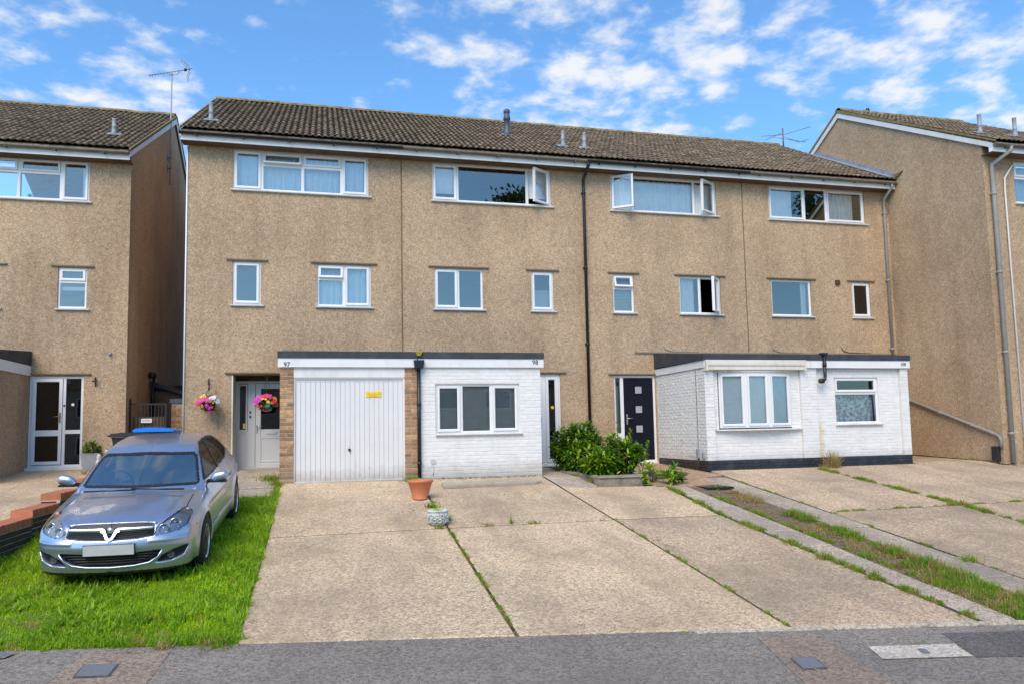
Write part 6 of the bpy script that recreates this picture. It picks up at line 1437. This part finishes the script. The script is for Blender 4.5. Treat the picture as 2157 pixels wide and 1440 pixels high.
eb = MB().lathe([(.0, -.010), (.016, -.010), (.020, -.006), (.024, .0), (.031, -.006), (.034, .006)], (0, base_y(0, .69)-.02, .690), 24, 'y', cap0=False, cap1=False)
cpart('emblem', eb.mesh('emblem', 'chrome'), gr)
cpart('emblem_field', MB().lathe([(.0, 0), (.026, 0)], (0, base_y(0, .69)-.022, .690), 20, 'y', cap0=False, cap1=False).mesh('emblem_field', 'lamp_grey'), gr)
for zz_ in (.612, .632, .652): fbar([(-.44+.88*i/16, zz_+(.006 if abs(-.44+.88*i/16) > .2 else 0)) for i in range(17)], .006, 'car_black', 'slat', gr, -.008)
for k, zz_ in enumerate((.41, .38, .35, .32)): wdt = .49-.05*k; fbar([(-wdt+2*wdt*i/14, zz_) for i in range(15)], .009, 'car_black', 'slat', it, -.018)
fbar([(-.54, .44), (-.49, .36), (-.40, .305), (-.25, .282), (0, .272), (.25, .282), (.40, .305), (.49, .36), (.54, .44)], .012, 'car_paint', 'intake_lip', it, .002)
py_ = base_y(.2, .45)-.035
cpart('number_plate', MB().box(-.262, .262, py_, py_+.012, .428, .540).mesh('number_plate', 'plate'), None, 'pale number plate, characters not legible'); cpart('plate_holder', MB().box(-.268, .268, py_+.012, py_+.06, .423, .545).mesh('plate_holder', 'car_black'))
for s_ in (-1, 1):
    sm_ = x*s_ > 0
    fg = cpart('fog_recess', submesh('fog_recess', (cls == P_FG) & sm_, ['car_black']))
    c_ = Vector((s_*.615, surf_y(.615, .365)-.006, .362)); Rm = Matrix.Translation(c_) @ Matrix.Rotation(s_*.40, 4, 'Z')
    cpart('fog_lamp', MB().lathe([(.0, .0), (.026, -.004), (.034, .0), (.037, -.008), (.042, .0), (.04, .03)], (0, 0, 0), 20, 'y', cap0=False, cap1=False).xf(lambda v: Rm @ v).mesh('fog_lamp', 'fog_glass'), fg)
    for zo in (0, 1, 2):
        P_ = [Vector((s_*q, surf_y(q, .33+.022*zo+.28*(q-.52))-.008, .325+.030*zo+.28*(q-.52))) for q in (.52+.02*zo, .58, .66, .74)]; cpart('slat', MB().tube(P_, .005, 6).mesh('slat', 'car_black'), fg)
    hm = (cls == P_HL) & sm_
    hl = cpart('headlight', submesh('headlight', hm, ['glass_lamp'], inset=-.001)); cpart('lamp_housing', submesh('lamp_housing', hm, ['lamp_grey'], inset=.022), hl)
    for q, zz_, rd in ((.545, .672, .056), (.655, .712, .062)):
        yy = surf_y(q, zz_)+.004; Rm = Matrix.Translation((s_*q, yy, zz_)) @ Matrix.Rotation(s_*.35, 4, 'Z')
        lm = MB().lathe([(rd, .005), (rd*1.02, -.004), (rd*.90, -.006), (rd*.84, .008), (rd*.55, .028), (rd*.30, .026), (.0, .012)], (0, 0, 0), 24, 'y', cap0=False, cap1=False).xf(lambda v: Rm @ v).mesh('reflector', 'chrome'); cpart('reflector', lm, hl)
    q, zz_ = .715, .788; Rm = Matrix.Translation((s_*q, surf_y(q, zz_)+.034, zz_)); cpart('indicator', MB().lathe([(.0, -.008), (.018, -.006), (.024, .0)], (0, 0, 0), 14, 'y', cap0=False, cap1=False).xf(lambda v: Rm @ v).mesh('indicator', 'amber'), hl)
# mirrors
for s_ in (-1, 1):
    mb = MB(); V = []; N, K = 10, 14
    for i in range(N+1):
        u = -1+2*i/N; rr_ = math.sqrt(max(0, 1-abs(u)**3))
        for k in range(K): a = 2*math.pi*k/K; V.append((s_*(.935+.115*u), 1.56+.02*u+.055*rr_*math.cos(a)-.02*u, 1.015+.02*u+.072*rr_*math.sin(a)*(1 if math.sin(a) > 0 else .85)))
    Fq_ = [(i*K+k, i*K+(k+1) % K, (i+1)*K+(k+1) % K, (i+1)*K+k) for i in range(N) for k in range(K)]; Fq_ = [f[::-1] for f in Fq_] if s_ > 0 else Fq_
    mi = cpart('wing_mirror', mb.add(V, Fq_, True).mesh('wing_mirror', 'car_paint'))
    cpart('mirror_base', MB().box(-.5, .5, -.5, .5, -.5, .5).xf(lambda v: Vector((s_*.93+v.x*.19, 1.57+v.y*.09, .952+v.z*.022))).tube([(s_*.78, 1.60, .95), (s_*.86, 1.58, .965), (s_*.93, 1.57, .975)], .025, 8).mesh('mirror_base', 'car_black'), mi)
# wipers, scuttle
cw = MB().tube([(-.60, 1.13, .942), (-.3, 1.055, .958), (.02, 1.04, .965)], .011, 6).tube([(-.05, 1.13, .965), (.25, 1.05, .962), (.58, 1.10, .945)], .011, 6)
cpart('wiper', cw.mesh('wiper', 'black_plastic'))
# interior
io = cpart('interior', MB().box(-.70, .70, 1.25, 3.9, .25, .62).box(-.68, .68, 1.30, 1.62, .62, .915).mesh('interior', 'car_interior'))
for sx in (-.36, .36): cpart('front_seat', MB().prism([(2.25, .55), (2.35, .55), (2.58, 1.12), (2.48, 1.14)], sx-.23, sx+.23, 'x').prism([(2.50, 1.16), (2.56, 1.15), (2.60, 1.30), (2.53, 1.32)], sx-.12, sx+.12, 'x').mesh('front_seat', 'car_interior'), io)
cpart('rear_seat', MB().prism([(3.2, .6), (3.3, .6), (3.45, 1.10), (3.35, 1.12)], -.62, .62, 'x').mesh('rear_seat', 'car_interior'), io)
pts = []
for k in range(25): a = 2*math.pi*k/24; pts.append((-.36+.185*math.cos(a), 1.70-.07*math.sin(a), .955+.17*math.sin(a)))
cpart('steering_wheel', MB().tube(pts, .016, 6).tube([(-.54, 1.70, .955), (-.18, 1.70, .955)], .02, 6).lathe([(.06, -.02), (.06, .02)], (-.36, 1.69, .95), 12, 'y').mesh('steering_wheel', 'black_plastic'), io)
cpart('rear_view_mirror', MB().box(-.12, .12, 1.95, 1.98, 1.20, 1.255).box(-.03, .03, 1.95, 1.98, 1.255, 1.29).mesh('rear_view_mirror', 'black_plastic'), io)
# roof trim, waist moulding
for s_ in (-1, 1):
    P_ = [Vector((s_*.868, yy, .415)) for yy in (1.46, 2.0, 2.6, 3.08)]; cpart('door_moulding', MB().tube(P_, .012, 6).mesh('door_moulding', 'car_paint'))
    for yy in (2.38, 3.0): cpart('door_handle', MB().box(s_*.868-.02, s_*.868+.02, yy-.08, yy+.08, .80, .83).mesh('door_handle', 'car_paint'))
# wheels
TY = MB().lathe([(.215, .10), (.235, .105), (.295, .100), (.312, .085), (.318, .05), (.318, -.05), (.312, -.085), (.295, -.10), (.235, -.105), (.215, -.10)], (0, 0, 0), 40, 'x', cap0=False, cap1=False).mesh('tyre', 'tyre')
rim = MB().lathe([(.218, .098), (.208, .096), (.200, .075), (.196, -.09)], (0, 0, 0), 40, 'x', cap0=False, cap1=False).lathe([(.0, .075), (.035, .075), (.055, .066), (.058, .04)], (0, 0, 0), 20, 'x', cap0=False, cap1=False)
for k in range(9):
    a = 2*math.pi*k/9; ca_, sa_ = math.cos(a), math.sin(a)
    for da, w_ in ((0, .019),):
        P_ = [(.070, .045), (.078, .12), (.088, .205)]; V = []
        for x_, r_ in P_:
            for q, dx_ in ((-w_, -.03), (-w_*.6, 0), (w_*.6, 0), (w_, -.03)): V.append((x_+dx_, r_*ca_-q*sa_, r_*sa_+q*ca_))
        rim.add(V, [(4*i+j, 4*i+j+1, 4*i+5+j, 4*i+4+j) for i in range(2) for j in range(3)], True)
RIM = rim.mesh('rim', 'alloy'); DISC = MB().lathe([(.0, -.0), (.14, .0), (.15, -.02), (.205, -.02)], (0, 0, 0), 24, 'x', cap0=False, cap1=False).mesh('brake_disc', 'car_black')
for s_ in (-1, 1):
    for wy in WHY:
        def wp(nm, me, par):
            o = bpy.data.objects.new(nm, me); COL.objects.link(o); o.parent = par; return o
        wh = wp('wheel', TY, car); wh.location = (s_*.775, wy, .312); wh.rotation_euler = (random.random()*3, 0, 0 if s_ > 0 else math.pi)
        wp('rim', RIM, wh); wp('brake_disc', DISC, wh)
    for wy in WHY: cpart('wheel_arch', MB().lathe([(.36, .0), (.36, .33), (.05, .33)], (s_*.86 if s_ < 0 else .53, wy, .315), 30, 'x', cap0=False, cap1=False).mesh('wheel_arch', 'car_black'))
cpart('underside', MB().box(-.70, .70, .25, 4.0, .17, .20).mesh('underside', 'car_black'))

# ------------------------------------------------------------------ across the road (seen only in reflections)
for i in range(5):
    x0 = -16+i*7.2; oh = thing('opposite_house', (x0+3.5, -36, -1.2), ['first', 'second', 'middle', 'fourth', 'last'][i]+' brown brick house across the road, reflected in the windows', 'house', 'houses across the road')
    MB().box(x0, x0+7.19, -40, -34, -1.3, 4.0).build('wall', 'opp_brick', oh)
    MB().prism([(-40.3, 3.95), (-33.7, 3.95), (-37, 6.1)], x0, x0+7.19, 'x').build('roof', 'roof_tile', oh)
    for wx, wz in ((1.0, 0), (4.2, 0), (1.0, 2.4), (4.2, 2.4)):
        wnd = MB().ring(x0+wx, x0+wx+1.7, wz-.2, wz+1.0, [(0, 0), (0, .05), (.09, .05), (.09, 0)]).xf(lambda v: Vector((v.x, -33.99+v.y, v.z))).build('window', 'upvc', oh)
        MB().box(x0+wx+.09, x0+wx+1.61, -33.985, -33.975, wz-.11, wz+.91).build('pane', 'felt_black', wnd)
TL = leaf_mesh('leaf', .34, .2, 'tree_leaf', seg=1)
def tree(x, y, h, label, seed):
    t = thing('street_tree', (x, y, -1.2), label, 'tree', 'trees across the road'); r_ = random.Random(seed); tr = MB(); top = Vector((x, y, -1.2+h))
    tr.tube([(x, y, -1.2), (x+.1, y, .5), (x, y, 2.5), tuple(top-Vector((0, 0, h*.25)))], [.18, .14, .10, .04], 8)
    cr = MB()
    for k in range(26):
        c_ = Vector((x+r_.gauss(0, .42), y+r_.gauss(0, .42), -1.2+h*r_.uniform(.74, .97))); tr.tube([(x, y, c_.z-1.0), tuple(c_)], [.05, .01], 5)
        for q in range(55):
            p_ = c_+Vector((r_.gauss(0, .38), r_.gauss(0, .38), r_.gauss(0, .33))); T_ = Matrix.Translation(p_) @ orient((r_.gauss(0, 1), r_.gauss(0, 1), r_.gauss(0, 1)), r_.random()*6).to_4x4()
            s = len(cr.v); cr.add([v.co for v in TL.vertices], [tuple(pl.vertices) for pl in TL.polygons]); cr.xf(lambda v: T_ @ v, s)
    tr.build('trunk', 'bark', t); cr.build('crown', 'tree_leaf', t)
tree(11.7, -30, 18.0, 'tall slim tree across the road, the left of the pair reflected in an upper window', 3); tree(13.5, -30.6, 18.6, 'tall slim tree across the road, the right of the pair reflected in an upper window', 4); tree(34, -29, 19, 'broad tree across the road near its far end', 5)
